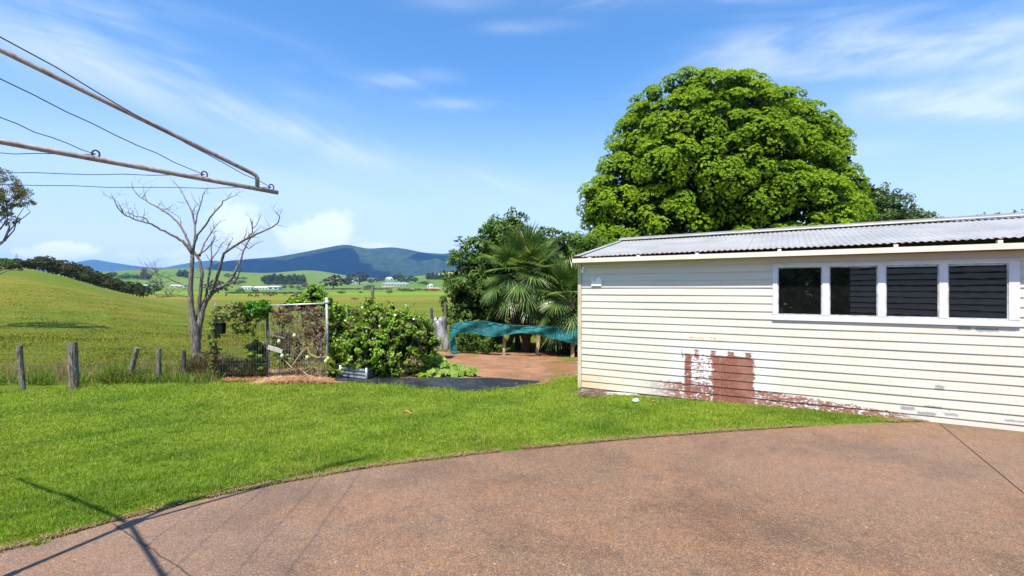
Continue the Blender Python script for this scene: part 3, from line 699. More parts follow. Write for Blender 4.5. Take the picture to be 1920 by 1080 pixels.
# ------------------------------------------------------------------ fence posts
def m_wood(name, a, b, s=(6, 6, .7), bump=.6, lich=None):
    m, t = newmat(name); co = t.scale(t.coord(), s); n = t.noise(co, 9, 6, .65, .4)
    c = t.mix(n.ss(.38, .62), a, b)
    if lich: c = t.mix(t.noise(t.coord(), 14, 5, .7).ss(.58, .66), c, lich)
    t.out(t.bsdf(c, .9, 0, .2, bump=n, bstr=bump, bdist=.012)); return m
POST = m_wood('weathered fence timber', (.07, .055, .045), (.26, .22, .18), lich=(.33, .33, .27))
POSTD = m_wood('dark fence timber', (.03, .027, .025), (.14, .12, .10), lich=(.25, .25, .2))
def post(label, px0, py0, px1, py1, w, mat, Y=None, square=False, name='fence_post', group='old timber posts of the paddock fence'):
    Y = Y or hit(px0, py0, 9.2, 60); a = P(px0, py0, Y); a[2] = float(H(a[0], Y)) - .1; b = P(px1, py1, Y); r = w / 2 * Y / F
    mb = MB(); n = 7; pts = [a + (b - a) * i / (n - 1) + np.array([random.uniform(-1, 1), random.uniform(-1, 1), 0]) * r * .10 * (0 < i) for i in range(n)]
    mb.tube(pts, [r * random.uniform(.93, 1.07) for _ in pts], 4 if square else 11, True, .06)
    return tag(mb.build(name, mat, origin=(a[0], a[1], a[2] + .1)), label, 'post', group)
post('narrow grey post leaning left, leftmost in the paddock fence', 43, 732, 36, 648, 9, POST)
post('thick round timber strainer post with pale split top, left of the leaning post', 139, 731, 135, 642, 16, POST)
post('grey post leaning hard to the right out of a grass tuft', 236, 718, 258, 652, 9, POST)
post('thin straight grey post just right of the hard leaning one', 297, 716, 298, 653, 8, POST)
post('thin brown post nearest the foot of the dead tree', 345, 714, 345, 656, 7, POSTD)
post('tall pale post rising from the vines against the far paddock', 694, 620, 699, 534, 6, POST, Y=13.5)
post('dark stake at the left edge of the plastic sheet', 812, 655, 809, 578, 5, POSTD, Y=13.4, group=None)
post('grey post standing left of the broad dark bush', 836, 640, 835, 566, 4, POST, Y=15, group=None)
TAN = m_wood('tan treated pine', (.28, .20, .10), (.50, .40, .23), (5, 5, .8), .2)
post('pale square stake under the left dip of the teal net', 944, 668, 946, 622, 7, TAN, Y=14.3, square=True, group='posts under the teal shade net')
post('square tan post right of the palm trunks under the teal net', 1006, 668, 1011, 618, 9, TAN, Y=14.3, square=True, group='posts under the teal shade net')
post('square tan post beside the garage corner under the teal net', 1073, 672, 1075, 625, 9, TAN, Y=13.8, square=True, group='posts under the teal shade net')
post('pale timber stake leaning left out of the green vines', 668, 660, 649, 577, 6, TAN, Y=10.7, square=True, name='garden_stake', group='timber stakes in the vines')
post('yellowish upright stake half covered in the right side of the vines', 745, 662, 744, 600, 5, TAN, Y=11.2, square=True, name='garden_stake', group='timber stakes in the vines')
post('short yellowish stake rising from the corrugated garden bed', 678, 686, 671, 655, 5, TAN, Y=10.35, square=True, name='garden_stake', group='timber stakes in the vines')
# fence wires of the paddock fence
fw = thing('paddock_fence_wire', 'thin slack fence wires strung between the old paddock posts', 'fence wire', (0, 10, 0))
wpx = [(-60, 734), (40, 731), (137, 729), (240, 717), (297, 716), (345, 714), (404, 712), (500, 706)]
for hgt in (.18, .42, .64):
    pts = []
    for px, py in wpx:
        Y = hit(px, py, 9.2, 60) + .02; X = (px - 960) / F * Y; pts.append((X, Y + .07, float(H(X, Y)) + hgt * (1 + .06 * math.sin(px))))
    mb = MB(); mb.tube(pts, .003, 4); mb.build('wire', WIRE, fw)
# ------------------------------------------------------------------ trellis of welded mesh
TY = 10.15
def Z(py, Y=TY): return CAMZ - (py - 540) / F * Y
def Xp(px, Y=TY): return (px - 960) / F * Y
tr = thing('mesh_trellis', 'galvanised weld mesh trellis on pipe posts, hung with dry and green vines', 'trellis', (Xp(500), TY, float(H(Xp(500), TY))))
PIPE = m_plain('galvanised pipe', (.42, .43, .44), (.55, .56, .57), .45, 12, .1, metal=.5)
MESHD = m_plain('dark weathered mesh wire', (.06, .06, .055), (.14, .14, .13), .6, 20)
MESHL = m_plain('galvanised mesh wire', (.36, .37, .38), (.24, .23, .22), .5, 12, metal=.3)
def pole(nm, px, y0, y1, r, mat, yo=0):
    mb = MB(); mb.tube([(Xp(px), TY + yo, Z(y0)), (Xp(px) + .01, TY + yo, Z((y0 + y1) / 2)), (Xp(px), TY + yo, Z(y1))], r, 10); return mb.build(nm, mat, tr, smooth=True)
pole('post', 612.5, 720, 558, .026, PIPE); pole('post', 404, 720, 561, .026, POST); pole('post', 501, 712, 572, .03, POSTD)
mb = MB(); mb.tube([(Xp(498), TY, Z(573.5)), (Xp(555), TY, Z(571)), (Xp(613), TY, Z(569))], .019, 10); mb.tube([(Xp(609), TY - .005, Z(567)), (Xp(617), TY - .005, Z(567))], .034, 10); mb.build('top_rail', PIPE, tr, smooth=True)
mb = MB(); mb.tube([(Xp(404), TY, Z(574)), (Xp(500), TY, Z(574))], .016, 8); mb.build('top_rail', POST, tr, smooth=True)
def wires(x0, x1, y0, y1, sx, sy, mat, yo, r):
    mb = MB(); X0, X1, Z0, Z1 = Xp(x0), Xp(x1), Z(y1), Z(y0)
    for x in np.arange(X0, X1, sx): mb.tube([(x, TY + yo, Z0), (x + random.uniform(-.01, .01), TY + yo + random.uniform(-.01, .01), (Z0 + Z1) / 2), (x, TY + yo, Z1)], r, 4, False)
    for z in np.arange(Z0, Z1, sy): mb.tube([(X0, TY + yo + .005, z), ((X0 + X1) / 2, TY + yo + .012, z + random.uniform(-.012, .012)), (X1, TY + yo + .005, z)], r, 4, False)
    return mb.build('wire_panel', mat, tr)
wires(406, 500, 578, 700, .055, .20, MESHD, .03, .0028); wires(505, 611, 575, 706, .052, .15, MESHL, -.03, .0030)
mb = MB(); M = Matrix.Translation((Xp(519), TY - .07, Z(654))) @ Matrix.Rotation(R(16), 4, 'Y'); mb.box((-.16, -.012, -.045), (.16, .012, .045), M); o = mb.build('timber_offcut', m_wood('grey board', (.34, .31, .27), (.52, .49, .44)), origin=(Xp(519), TY - .07, Z(654))); tag(o, 'short grey board hanging at a tilt on the weld mesh', 'board')
mb = MB(); M = Matrix.Translation((Xp(522), TY - .06, Z(630))) @ Matrix.Rotation(R(14), 4, 'Y'); mb.box((-.17, -.01, -.014), (.17, .01, .014), M); o = mb.build('timber_batten', POST, origin=(Xp(522), TY - .06, Z(630))); tag(o, 'thin weathered batten slanting across the mesh above the hanging board', 'batten')
# black box hung on the left mesh
bb = thing('hanging_pot', 'small black square pot hung on the left of the mesh among vine leaves', 'pot', (Xp(418), TY - .1, Z(615)))
BLK = m_plain('black plastic', (.008, .008, .008), (.015, .015, .015), .9, 5, spec=.1)
mb = MB(); x0, x1, z0, z1 = Xp(411), Xp(425), Z(625), Z(605)
mb.add([(x0 + .01, TY - .14, z0), (x1 - .01, TY - .14, z0), (x1 - .01, TY - .02, z0), (x0 + .01, TY - .02, z0), (x0, TY - .16, z1), (x1, TY - .16, z1), (x1, TY - .01, z1), (x0, TY - .01, z1)], [(3, 2, 1, 0), (0, 1, 5, 4), (1, 2, 6, 5), (2, 3, 7, 6), (3, 0, 4, 7)]); mb.build('pot_body', BLK, bb)
mb = MB(); mb.box((x0 - .008, TY - .168, z1 - .02), (x1 + .008, TY - .16, z1 + .004)); mb.build('rim', BLK, bb)
# pale hanging white cloth strip behind the mesh
mb = MB(); Pn = []
for i in range(12):
    for j in range(5): Pn.append((Xp(585 + j * 2.6 + 2 * math.sin(i * .7)) + .01 * math.sin(j * 3), TY + .25 + .03 * math.sin(j * 2.2 + i * .4), Z(628 + i * 4.8)))
mb.grid(Pn, 12, 5); mb.grid([(a, b + .004, c) for a, b, c in Pn], 12, 5, True); tag(mb.build('plastic_strip', m_plain('dirty white plastic', (.40, .40, .40), (.58, .58, .60), .5, 6), origin=(Xp(590), TY + .25, Z(684)), smooth=True), 'dirty white plastic strip hanging behind the mesh among dry vines', 'plastic strip')
# ------------------------------------------------------------------ corrugated garden bed
BY = 10.1
gb = thing('garden_bed', 'low rectangular corrugated steel garden bed at the foot of the vines', 'garden bed', (Xp(670, BY), BY + .3, -.26))
STEEL = m_plain('grey corrugated steel', (.20, .23, .25), (.34, .37, .39), .35, 5, .1, metal=.55)
A0 = np.array([Xp(638, 10.35), 10.35]); A1 = np.array([Xp(687, 10.0), 10.0]); A2 = np.array([Xp(706, 10.6), 10.6]); A3 = A0 + (A2 - A1)
def corr(a, b):
    mb = MB(); d = (b - a) / np.linalg.norm(b - a); nrm = np.array([d[1], -d[0]]); n = 25; Pn = []
    for i in range(2):
        q = a if i == 0 else b
        for j in range(n): z = j / (n - 1); off = .012 * math.sin(z * 2 * math.pi * 4); Pn.append((q[0] + nrm[0] * off, q[1] + nrm[1] * off, -.28 + z * .30))
    mb.grid(Pn, 2, n); mb.grid([(x - nrm[0] * .004, y - nrm[1] * .004, z) for x, y, z in Pn], 2, n, True); return mb.build('panel', STEEL, gb, smooth=True)
for a, b in ((A0, A1), (A1, A2), (A2, A3), (A3, A0)): corr(a, b)
for q in (A0, A1, A2): mb = MB(); mb.tube([(q[0], q[1], -.29), (q[0], q[1], .035)], .024, 8); mb.build('corner_cap', PIPE, gb, smooth=True)
mb = MB(); mb.add([(*A0, -.06), (*A1, -.06), (*A2, -.06), (*A3, -.06)], [(0, 1, 2, 3)]); mb.build('bed_soil', SOIL, gb)
# ------------------------------------------------------------------ weed mat
def m_mat():
    m, t = newmat('black weed mat'); g = t.node('ShaderNodeNewGeometry'); co = g.outputs['Position']
    c = t.mix(t.noise(co, 3, 5, .6).ss(.45, .7), (.017, .017, .024), (.045, .042, .055)); c = t.mix(t.noise(co, 1.8, 5, .7).ss(.6, .7) * .6, c, (.12, .085, .07))
    x, y, z = t.xyz(co); c = t.mix(((x * .9 + y * .25) / .62).fr().ss(.015, .0) * .6, c, (.2, .2, .22))
    t.out(t.bsdf(c, .42, 0, .5, bump=t.noise(co, 5, 5, .6), bstr=.7, bdist=.03)); return m
fr_ = np.array([(600, 713), (660, 714), (720, 718), (790, 726), (850, 730.5), (905, 731), (960, 725), (1000, 718), (1012, 715)], float); bk = np.array([(600, 704), (660, 704), (720, 706), (790, 706), (850, 705), (905, 705), (960, 708.5), (1000, 713), (1012, 714.6)], float)
mb = MB(); Pn = []
for px in np.linspace(620, 1012, 60):
    for j in range(9):
        a = np.interp(px, fr_[:, 0], fr_[:, 1]); b = np.interp(px, bk[:, 0], bk[:, 1]); py = a + (b - a) * j / 8 
        Y = 9.8
        for _ in range(8): X = (px - 960) / F * Y; Y = (CAMZ - float(nearz(X, Y)) - .04) * F / (py - 540)
        X = (px - 960) / F * Y; Pn.append((X, Y, float(H(X, Y)) + .040 + .012 * math.sin(X * 5 + Y * 3) * math.sin(Y * 4) - (.02 if j in (0, 8) else 0)))
mb.grid(Pn, 60, 9, True); mb.grid([(a, b, c - .006) for a, b, c in Pn], 60, 9); tag(mb.build('weed_mat', m_mat(), origin=tuple(np.mean(Pn, 0)), smooth=True), 'black woven weed mat lying flat between the lawn and the red soil', 'weed mat')
# ------------------------------------------------------------------ teal shade net
def m_net():
    m, t = newmat('teal shade cloth'); co = t.coord(); x, y, z = t.xyz(co)
    c = t.mix(t.noise(co, 2.5, 5, .6).ss(.35, .65), (.010, .12, .13), (.025, .24, .24)); c = t.mix(t.noise(t.scale(co, (1, 1, 5)), 4, 5).ss(.6, .72) * .6, c, (.15, .34, .33))
    b = t.bsdf(c, .6, 0, .35, bump=t.noise(t.scale(co, (1, 1, 3)), 4, 5), bstr=.8, bdist=.08); tl = t.node('ShaderNodeBsdfTranslucent'); tl.inputs[0].default_value = (.01, .25, .26, 1)
    mx = t.node('ShaderNodeMixShader'); mx.inputs[0].default_value = .3; t.link(b.outputs[0], mx.inputs[1]); t.link(tl.outputs[0], mx.inputs[2])
    tp = t.node('ShaderNodeBsdfTransparent'); m2 = t.node('ShaderNodeMixShader'); m2.inputs[0].default_value = .04; t.link(mx.outputs[0], m2.inputs[1]); t.link(tp.outputs[0], m2.inputs[2]); t.out(m2); return m
NET = m_net()
tp_ = np.array([(843, 618), (849, 608), (868, 603), (900, 602), (930, 606), (950, 610), (1000, 612), (1050, 614), (1090, 616), (1130, 619)], float)
bt = np.array([(843, 645), (849, 632), (868, 623), (900, 627), (915, 633), (940, 630), (975, 624), (1000, 626), (1050, 638), (1090, 648), (1130, 655)], float)
mb = MB(); Pn = []; n = 80
def nety(px): return np.interp(px, [840, 900, 1090, 1130], [14.6, 14.2, 13.6, 13.4])
for px in np.linspace(843, 1128, n):
    for j in range(9):
        Y = nety(px); py = np.interp(px, tp_[:, 0], tp_[:, 1]) * (1 - j / 8) + np.interp(px, bt[:, 0], bt[:, 1]) * j / 8
        Pn.append(P(px, py, Y + .05 * math.sin(px * .09 + j * .5) + .03 * math.sin(px * .31) - .04 * j / 8))
mb.grid(Pn, n, 9); 
sn = thing('shade_net', 'teal shade cloth slung low between posts in front of the palms', 'shade net', (*P(965, 640, 14.1)[:2], -.3))
mb.build('cloth', NET, sn, smooth=True)
mb = MB(); Pn = []                      # the strip that falls to the ground at its left end
for i in range(14):
    q = i / 13; cx = 841.5 + 1.2 * math.sin(q * 3) + 10 * max(0, q - .55) ** 1.5; 
    for j in range(5): Pn.append(P(cx + j * (2.2 + 1.2 * q), 612 + q * 50, 14.55 + .03 * math.sin(j * 2)))
mb.grid(Pn, 14, 5); mb.build('hanging_strip', NET, sn, smooth=True)
mb = MB(); mb.tube([P(849, 611, 14.5), P(875, 602.5, 14.35), P(905, 602, 14.2), P(950, 609.5, 14.0), P(1090, 615.5, 13.6)], .012, 6); mb.build('edge_cord', NET, sn)
# ------------------------------------------------------------------ plastic sheets
def m_plas():
    m, t = newmat('weathered silver plastic'); co = t.coord(); c = t.mix(t.noise(t.scale(co, (3, 3, 1)), 2, 5, .6).ss(.4, .62), (.13, .13, .13), (.42, .42, .43))
    t.out(t.bsdf(c, .4, 0, .5, bump=t.noise(t.scale(co, (3, 3, .8)), 3, 5, .6), bstr=.9, bdist=.08)); return m
PL = m_plas()
def sack(px, py, w, h, Y, label, ph):
    mb = MB(); Pn = []; nu, nv = 28, 16
    for i in range(nu):
        a = 2 * math.pi * i / (nu - 1)
        for j in range(nv):
            q = j / (nv - 1); r = 1.0 * (1 - .28 * q ** 2) * (1 if j < nv - 1 else .3) * (1 + .10 * math.sin(a * 3 + q * 4 + ph) + .06 * math.sin(a * 7 + ph * 2 + q * 3))
            Pn.append((Xp(px, Y) + math.cos(a) * r * w * Y / F / 2, Y + math.sin(a) * r * w * Y / F / 2.6, Z(py, Y) + q * h * Y / F * (1 + .05 * math.sin(a * 2 + ph))))
    mb.grid(Pn, nu, nv, True); tag(mb.build('plastic_sack', PL, origin=(Xp(px, Y), Y, Z(py, Y)), smooth=True), label, 'sack', 'silver plastic sacks by the net')
sack(797, 656, 36, 56, 13.8, 'crumpled silver plastic sack half behind the vines', 0.3)
sack(822, 654, 38, 58, 13.5, 'taller creased silver plastic sack right of the dark stake', 2.1)
# ------------------------------------------------------------------ small things about the garage and lawn
def lz(px, py):
    Y = 9.0
    for _ in range(12): X = (px - 960) / F * Y; Y = (CAMZ - float(nearz(X, Y)) - .02) * F / (py - 540)
    X = (px - 960) / F * Y; return X, Y, float(nearz(X, Y)) + .02
mb = MB(); a = lz(1122, 739); b = lz(1275, 745); a = (a[0], a[1] - .02, a[2] + .02); b = (b[0], b[1] - .0, b[2] + .03)
def plank(a, b, w, h, mat, nm, label, cat, group=None):
    a, b = Vector(a), Vector(b); d = (b - a); M = Matrix.Translation(a) @ d.to_track_quat('X', 'Z').to_matrix().to_4x4(); mb = MB(); mb.box((0, -w / 2, -h / 2), (d.length, w / 2, h / 2), M)
    return tag(mb.build(nm, mat, origin=tuple(a)), label, cat, group)
plank(a, b, .05, .035, m_plain('flaking white paint', (.72, .71, .68), (.45, .38, .32), .8, 14), 'timber_plank', 'long white painted length of timber lying along the garage footing', 'plank')
x, y, z = lz(1121, 742); post('short pale peg standing in the twigs at the garage corner', 1121, 744, 1120, 731, 4, TAN, Y=y, square=True, name='garden_peg', group=None)
mb = MB()
for i in range(90):
    x, y, z = lz(random.uniform(1092, 1128), random.uniform(737, 747)); a = random.uniform(-.5, .5); l = random.uniform(.06, .2)
    mb.tube([(x - l * math.cos(a), y - l * math.sin(a), z + random.uniform(0, .05)), (x, y, z + random.uniform(.02, .09)), (x + l * math.cos(a), y + l * math.sin(a), z + random.uniform(0, .05))], .004, 4)
tag(mb.build('twig_pile', m_wood('dry twigs', (.12, .07, .05), (.33, .24, .17)), origin=lz(1108, 742)), 'small heap of dry brown twigs against the garage corner', 'twigs')
x, y, z = lz(1192, 757); bm = bmesh.new(); bmesh.ops.create_icosphere(bm, subdivisions=3, radius=.045)
for v_ in bm.verts: v_.co.z *= .75; v_.co *= 1 + .10 * math.sin(v_.co.x * 90) * math.sin(v_.co.y * 70 + 1)
me = bpy.data.meshes.new('stone'); bm.to_mesh(me); bm.free(); o = bpy.data.objects.new('stone', me); o.location = (x, y, z + .05); me.materials.append(WPL); COL.objects.link(o); tag(o, 'round white stone lying in the grass in front of the garage', 'stone')
def deadleaf(px, py, label, s=.09):
    x, y, z = lz(px, py); mb = MB(); n = 9; top = []; 
    for i in range(n):
        q = i / (n - 1); wd = math.sin(math.pi * q) ** .7 * s * .38; xx = (q - .5) * s * 2
        top += [(x + xx, y - wd, z + .065 + .02 * math.sin(q * 5)), (x + xx, y, z + .05 + .02 * math.sin(q * 5)), (x + xx, y + wd, z + .07 + .02 * math.sin(q * 5))]
    mb.grid(top, n, 3, True); mb.grid([(a, b, c - .002) for a, b, c in top], n, 3); tag(mb.build('fallen_leaf', m_plain('dry leaf', (.30, .13, .05), (.42, .22, .09), .7, 12), origin=(x, y, z), smooth=True), label, 'leaf')
deadleaf(765, 782, 'curled brown fallen leaf on the lawn below the weed mat', .06)
deadleaf(1228, 762, 'small tan fallen leaf on the lawn right of the white stone', .05)
# ------------------------------------------------------------------ trees
BARKG = m_wood('pale dead bark', (.07, .056, .046), (.26, .225, .19), (5, 5, .9), 1.0)
BARK = m_wood('brown bark', (.035, .028, .022), (.11, .09, .07), (4, 4, .8), .8)
dt = thing('dead_tree', 'leafless grey dead tree with spreading forked branches behind the paddock fence', 'tree', tuple(on(366, 11.6)))
DY = 11.6
def zp(x, y): return 0 + x / 2.348, 300 + y / 2.348
def branch(mb, pts, dep=0.0, dd=0.0, seg=8, twigs=2, wob=1.0):
    out = []; rad = []
    n = len(pts)
    for i in range(n - 1):
        (x0, y0, d0), (x1, y1, d1) = pts[i], pts[i + 1]; k = max(2, int(math.hypot(x1 - x0, y1 - y0) / 14))
        for j in range(k):
            q = j / k; u = (i + q) / (n - 1); x = x0 + (x1 - x0) * q; y = y0 + (y1 - y0) * q
            if j: x += random.uniform(-2, 2) * wob; y += random.uniform(-2, 2) * wob
            out.append(P(*zp(x, y), DY + dep + dd * u)); rad.append((d0 + (d1 - d0) * q) / 2 / 2.348 * DY / F * .92)
    x, y, d = pts[-1]; out.append(P(*zp(x, y), DY + dep + dd)); rad.append(max(.003, d / 2 / 2.348 * DY / F * .7))
    mb.tube(out, rad, seg, True, .05)
    for _ in range(twigs):
        i = random.randint(len(out) // 2, len(out) - 1); p = out[i].copy(); r = min(rad[i] * .5, .012); dr = np.array([random.uniform(-1, 1), random.uniform(-.6, .6), random.uniform(-.2, 1.1)]); dr /= np.linalg.norm(dr)
        tp = [p.copy()]; L = random.uniform(.12, .45)
        for s in range(5): dr = dr + np.array([random.uniform(-.35, .35), random.uniform(-.35, .35), random.uniform(-.3, .35)]); dr /= np.linalg.norm(dr); p = p + dr * L / 5; tp.append(p.copy())
        mb.tube(tp, np.linspace(r, .002, 6).tolist(), 5)
        if random.random() < .6:
            q = tp[2]; mb.tube([q, q + np.array([random.uniform(-.15, .15), random.uniform(-.1, .1), random.uniform(0, .15)])], [.004, .002], 4)
mb = MB()
branch(mb, [(868, 950, 56), (864, 870, 42), (862, 800, 40), (856, 740, 38), (848, 700, 30), (840, 640, 24), (838, 560, 22), (843, 480, 20), (848, 420, 17)], 0, 0, 14, 0, .7)
branch(mb, [(866, 790, 38), (876, 720, 32), (888, 670, 26), (905, 620, 24), (935, 582, 22), (965, 562, 19), (1000, 545, 16)], .05, .3, 12, 1, .8)
mb.build('trunk', BARKG, dt, smooth=True)
def limb(pts, dep=0, dd=0, twigs=4): mb = MB(); branch(mb, pts, dep, dd, 8, twigs); mb.build('limb', BARKG, dt, smooth=True)
limb([(847, 430, 17), (858, 340, 10), (858, 295, 9), (845, 230, 7), (820, 180, 6), (800, 140, 4), (775, 105, 3)], 0, .5, 8)
limb([(846, 410, 17), (805, 357, 13), (740, 322, 10), (680, 290, 9), (655, 278, 7), (600, 264, 6), (545, 240, 5), (515, 205, 4), (488, 145, 2)], 0, -.9, 9)
limb([(655, 278, 5), (640, 256, 5), (590, 245, 4), (555, 230, 3)], -.45, -.1, 2)
limb([(545, 240, 4), (528, 200, 3), (500, 170, 2), (450, 150, 2)], -.7, -.1, 4)
limb([(845, 395, 12), (815, 325, 10), (780, 270, 9), (730, 230, 8), (680, 200, 7), (650, 185, 6), (610, 160, 5), (584, 125, 4), (580, 95, 2)], .05, .6, 6)
limb([(650, 185, 4), (634, 150, 3), (627, 110, 2)], .45, .1, 2)
limb([(820, 330, 5), (800, 300, 4), (792, 255, 3), (700, 190, 2)], .1, .3, 3)
limb([(846, 400, 12), (868, 332, 9), (905, 287, 8), (925, 252, 7), (958, 216, 6), (976, 198, 5), (980, 180, 4), (1046, 152, 2)], 0, -.6, 5)
limb([(858, 305, 8), (866, 250, 6), (885, 190, 5), (895, 150, 4), (918, 120, 2)], .25, .3, 4)
limb([(815, 190, 3), (800, 188, 2), (776, 182, 2)], .3, 0, 0)
limb([(878, 425, 9), (900, 365, 6), (935, 312, 5), (950, 290, 4), (972, 265, 2)], .1, .5, 5)
limb([(1000, 545, 15), (1030, 508, 14), (1052, 460, 11), (1066, 420, 9), (1085, 370, 8), (1112, 330, 6), (1140, 300, 3)], .35, .4, 7)
limb([(930, 585, 18), (950, 530, 15), (968, 480, 14), (985, 412, 12), (1030, 380, 11), (1085, 347, 10), (1130, 325, 8), (1190, 300, 6), (1225, 275, 5), (1232, 250, 4), (1212, 222, 2)], .2, -.9, 9)
limb([(1085, 347, 7), (1112, 320, 6), (1110, 285, 5), (1100, 250, 3)], -.2, 0, 4)
limb([(1112, 300, 4), (1130, 285, 3), (1152, 240, 2)], -.25, 0, 2)
limb([(1060, 362, 6), (1095, 390, 4), (1120, 372, 3), (1156, 358, 2)], -.1, -.2, 3)
limb([(985, 415, 6), (1005, 380, 5), (1025, 345, 3)], -.1, .2, 4)
limb([(872, 720, 20), (876, 640, 19), (884, 560, 17), (890, 500, 15), (878, 440, 13), (848, 395, 11)], .12, -.1, 3)
limb([(905, 625, 14), (915, 540, 10), (932, 450, 8), (930, 380, 6), (945, 330, 3)], .15, .5, 6)
limb([(1000, 545, 8), (1035, 540, 6), (1060, 480, 5), (1040, 440, 3)], .3, -.2, 4)
limb([(930, 440, 6), (960, 400, 5), (975, 370, 4), (1010, 340, 2)], .3, .4, 4)
limb([(868, 420, 8), (900, 400, 6), (930, 370, 5), (950, 340, 3)], -.1, -.4, 3)
limb([(836, 560, 6), (800, 548, 5), (760, 530, 4), (700, 505, 3), (662, 462, 2)], 0, -.4, 10)
limb([(838, 570, 5), (790, 560, 4), (740, 552, 3), (690, 545, 2), (630, 520, 2)], 0, .4, 30)
limb([(836, 600, 5), (790, 598, 4), (740, 602, 4), (690, 606, 2)], 0, -.3, 22)
limb([(760, 530, 3), (720, 540, 3), (680, 500, 2), (640, 480, 2)], -.2, -.3, 26)
# fallen branches on the hill at left edge
def fallen(label, pts, r, Yp):
    mb = MB(); pp = []
    for px, py in pts: p = P(px, py, Yp); pp.append(p)
    mb.tube(pp, np.linspace(r, r * .35, len(pp)).tolist(), 6); tag(mb.build('bare_branch', BARKG, origin=tuple(pp[-1])), label, 'branch')
# ---- broad-leaved crowns
def crown(name, mat, parent, ells, npuff, per, puffr, L, W, inner=0.2, droop=.2, squash=.8, origin=None, gap=.16):
    C, N = blob_points(ells, npuff, .82)
    e = np.array(ells, float)
    # drop puffs buried deep in another lobe
    dmin = np.full(len(C), 9.0)
    for q in e: dmin = np.minimum(dmin, np.linalg.norm((C - q[:3]) / q[3:], axis=1))
    keep = (hashn(C[:, 0] * 1.0 + 7, C[:, 2] + C[:, 1] * .5, puffr * 3.2, 4) > gap) & (dmin > .74) | (RNG.random(len(C)) < inner); C = C[keep]; N = N[keep]
    n = len(C); pr = puffr * RNG.uniform(.55, 1.3, n)
    idx = np.repeat(np.arange(n), per); d = sph(len(idx)); d = norm(d + N[idx] * .75)
    rr = RNG.random((len(idx), 1)) ** .35
    Pt = C[idx] + d * rr * pr[idx, None] * np.array([1, 1, squash]); 
    V, Fq = leaves_arr(Pt, d + np.array([0, 0, .35]), L, W, droop)
    return npmesh(name, V, Fq, mat, parent, origin)
def trunkmesh(parent, base, top, r0, r1, ells, nb=12, mat=None):
    mb = MB(); base = np.array(base, float); top = np.array(top, float)
    pts = [base + (top - base) * q + np.array([random.uniform(-1, 1), random.uniform(-1, 1), 0]) * r0 * .4 * (q > 0) for q in np.linspace(0, 1, 7)]
    mb.tube(pts, np.linspace(r0, r1, 7).tolist(), 10, True, .07)
    e = np.array(ells)
    for i in range(nb):
        s = pts[random.randint(2, 6)]; c = e[i % len(e)]; tgt = c[:3] + sph(1)[0] * c[3:] * .7
        mid = s * .5 + tgt * .5 + np.array([0, 0, .12 * np.linalg.norm(tgt - s)]); mb.tube([s, mid * .7 + s * .3, mid * .6 + tgt * .4, tgt], [r1 * .9, r1 * .6, r1 * .35, r1 * .1], 6)
    return mb.build('trunk', mat or BARK, parent, smooth=True)
# big camphor tree behind the garage
TYY = 27.0
BIG = [E(1330, 310, 165, 150, TYY, 1.0), E(1335, 235, 112, 88, TYY, 1.1), E(1440, 300, 105, 110, TYY + .8), E(1220, 265, 62, 80, TYY + 1), E(1190, 330, 70, 62, TYY), E(1170, 395, 80, 68, TYY - .6), E(1135, 372, 44, 40, TYY),
       E(1552, 295, 40, 70, TYY + 1.4, 1.3), E(1560, 360, 45, 70, TYY + .6, 1.3), E(1580, 395, 44, 52, TYY), E(1260, 390, 90, 80, TYY - 2.2), E(1380, 390, 95, 70, TYY - 2.4), E(1500, 390, 90, 68, TYY - 1.6), E(1420, 240, 75, 72, TYY + .3),
       E(1300, 192, 62, 52, TYY), E(1375, 192, 70, 50, TYY), E(1350, 330, 60, 60, TYY - 4), E(1250, 320, 60, 55, TYY - 3.4), E(1460, 350, 60, 50, TYY - 3.4), E(1310, 250, 60, 50, TYY - 3.2), E(1400, 280, 50, 50, TYY - 3.3),
       E(1200, 460, 110, 60, TYY - .5), E(1400, 470, 170, 70, TYY), E(1490, 210 + 40, 38, 45, TYY + 1)]
LEAFB = m_leaf('bright camphor leaves', (.11, .235, .006), (.34, .48, .018), .34, .5, .35, accent=(.28, .38, .03), acc=.10, spec=.2)
t0 = on(1350, TYY)
bt_ = thing('camphor_tree', 'huge rounded bright green tree towering behind the garage roof', 'tree', tuple(t0))
# inner leaves with shade mixed into their colour and the bright puffs at the surface
def thin(C, N, s):
    sel = []; cell = {}
    for i in RNG.permutation(len(C)):
        c = C[i]; key = tuple((c // s).astype(int)); ok = True
        for a in (-1, 0, 1):
            for b in (-1, 0, 1):
                for g in (-1, 0, 1):
                    for j in cell.get((key[0] + a, key[1] + b, key[2] + g), ()):
                        if np.sum((C[j] - c) ** 2) < s * s: ok = False
        if ok: sel.append(i); cell.setdefault(key, []).append(i)
    return C[sel], N[sel]
def rosettes(Pt, ax, ln, L0, W_):
    id2 = np.repeat(np.arange(len(Pt)), ln); ax = ax[id2]; b0 = Pt[id2]
    sd = norm(np.cross(ax, sph(len(id2)))); dr = norm(sd + ax * RNG.uniform(.0, 1.0, (len(id2), 1))); L = L0 * RNG.uniform(.75, 1.2, (len(id2), 1))
    nn = norm(ax - dr * np.sum(ax * dr, 1, keepdims=True) + .25 * sph(len(id2))); B = norm(np.cross(nn, dr))
    return np.stack([b0, b0 + dr * L * .55 + B * W_ * .5, b0 + dr * L, b0 + dr * L * .55 - B * W_ * .5], 1).reshape(-1, 3)
def inside_of(C, ells, skip=None):
    dm = np.full(len(C), 9.0)
    for q in np.array(ells, float): dm = np.minimum(dm, np.linalg.norm((C - q[:3]) / q[3:], axis=1))
    return dm
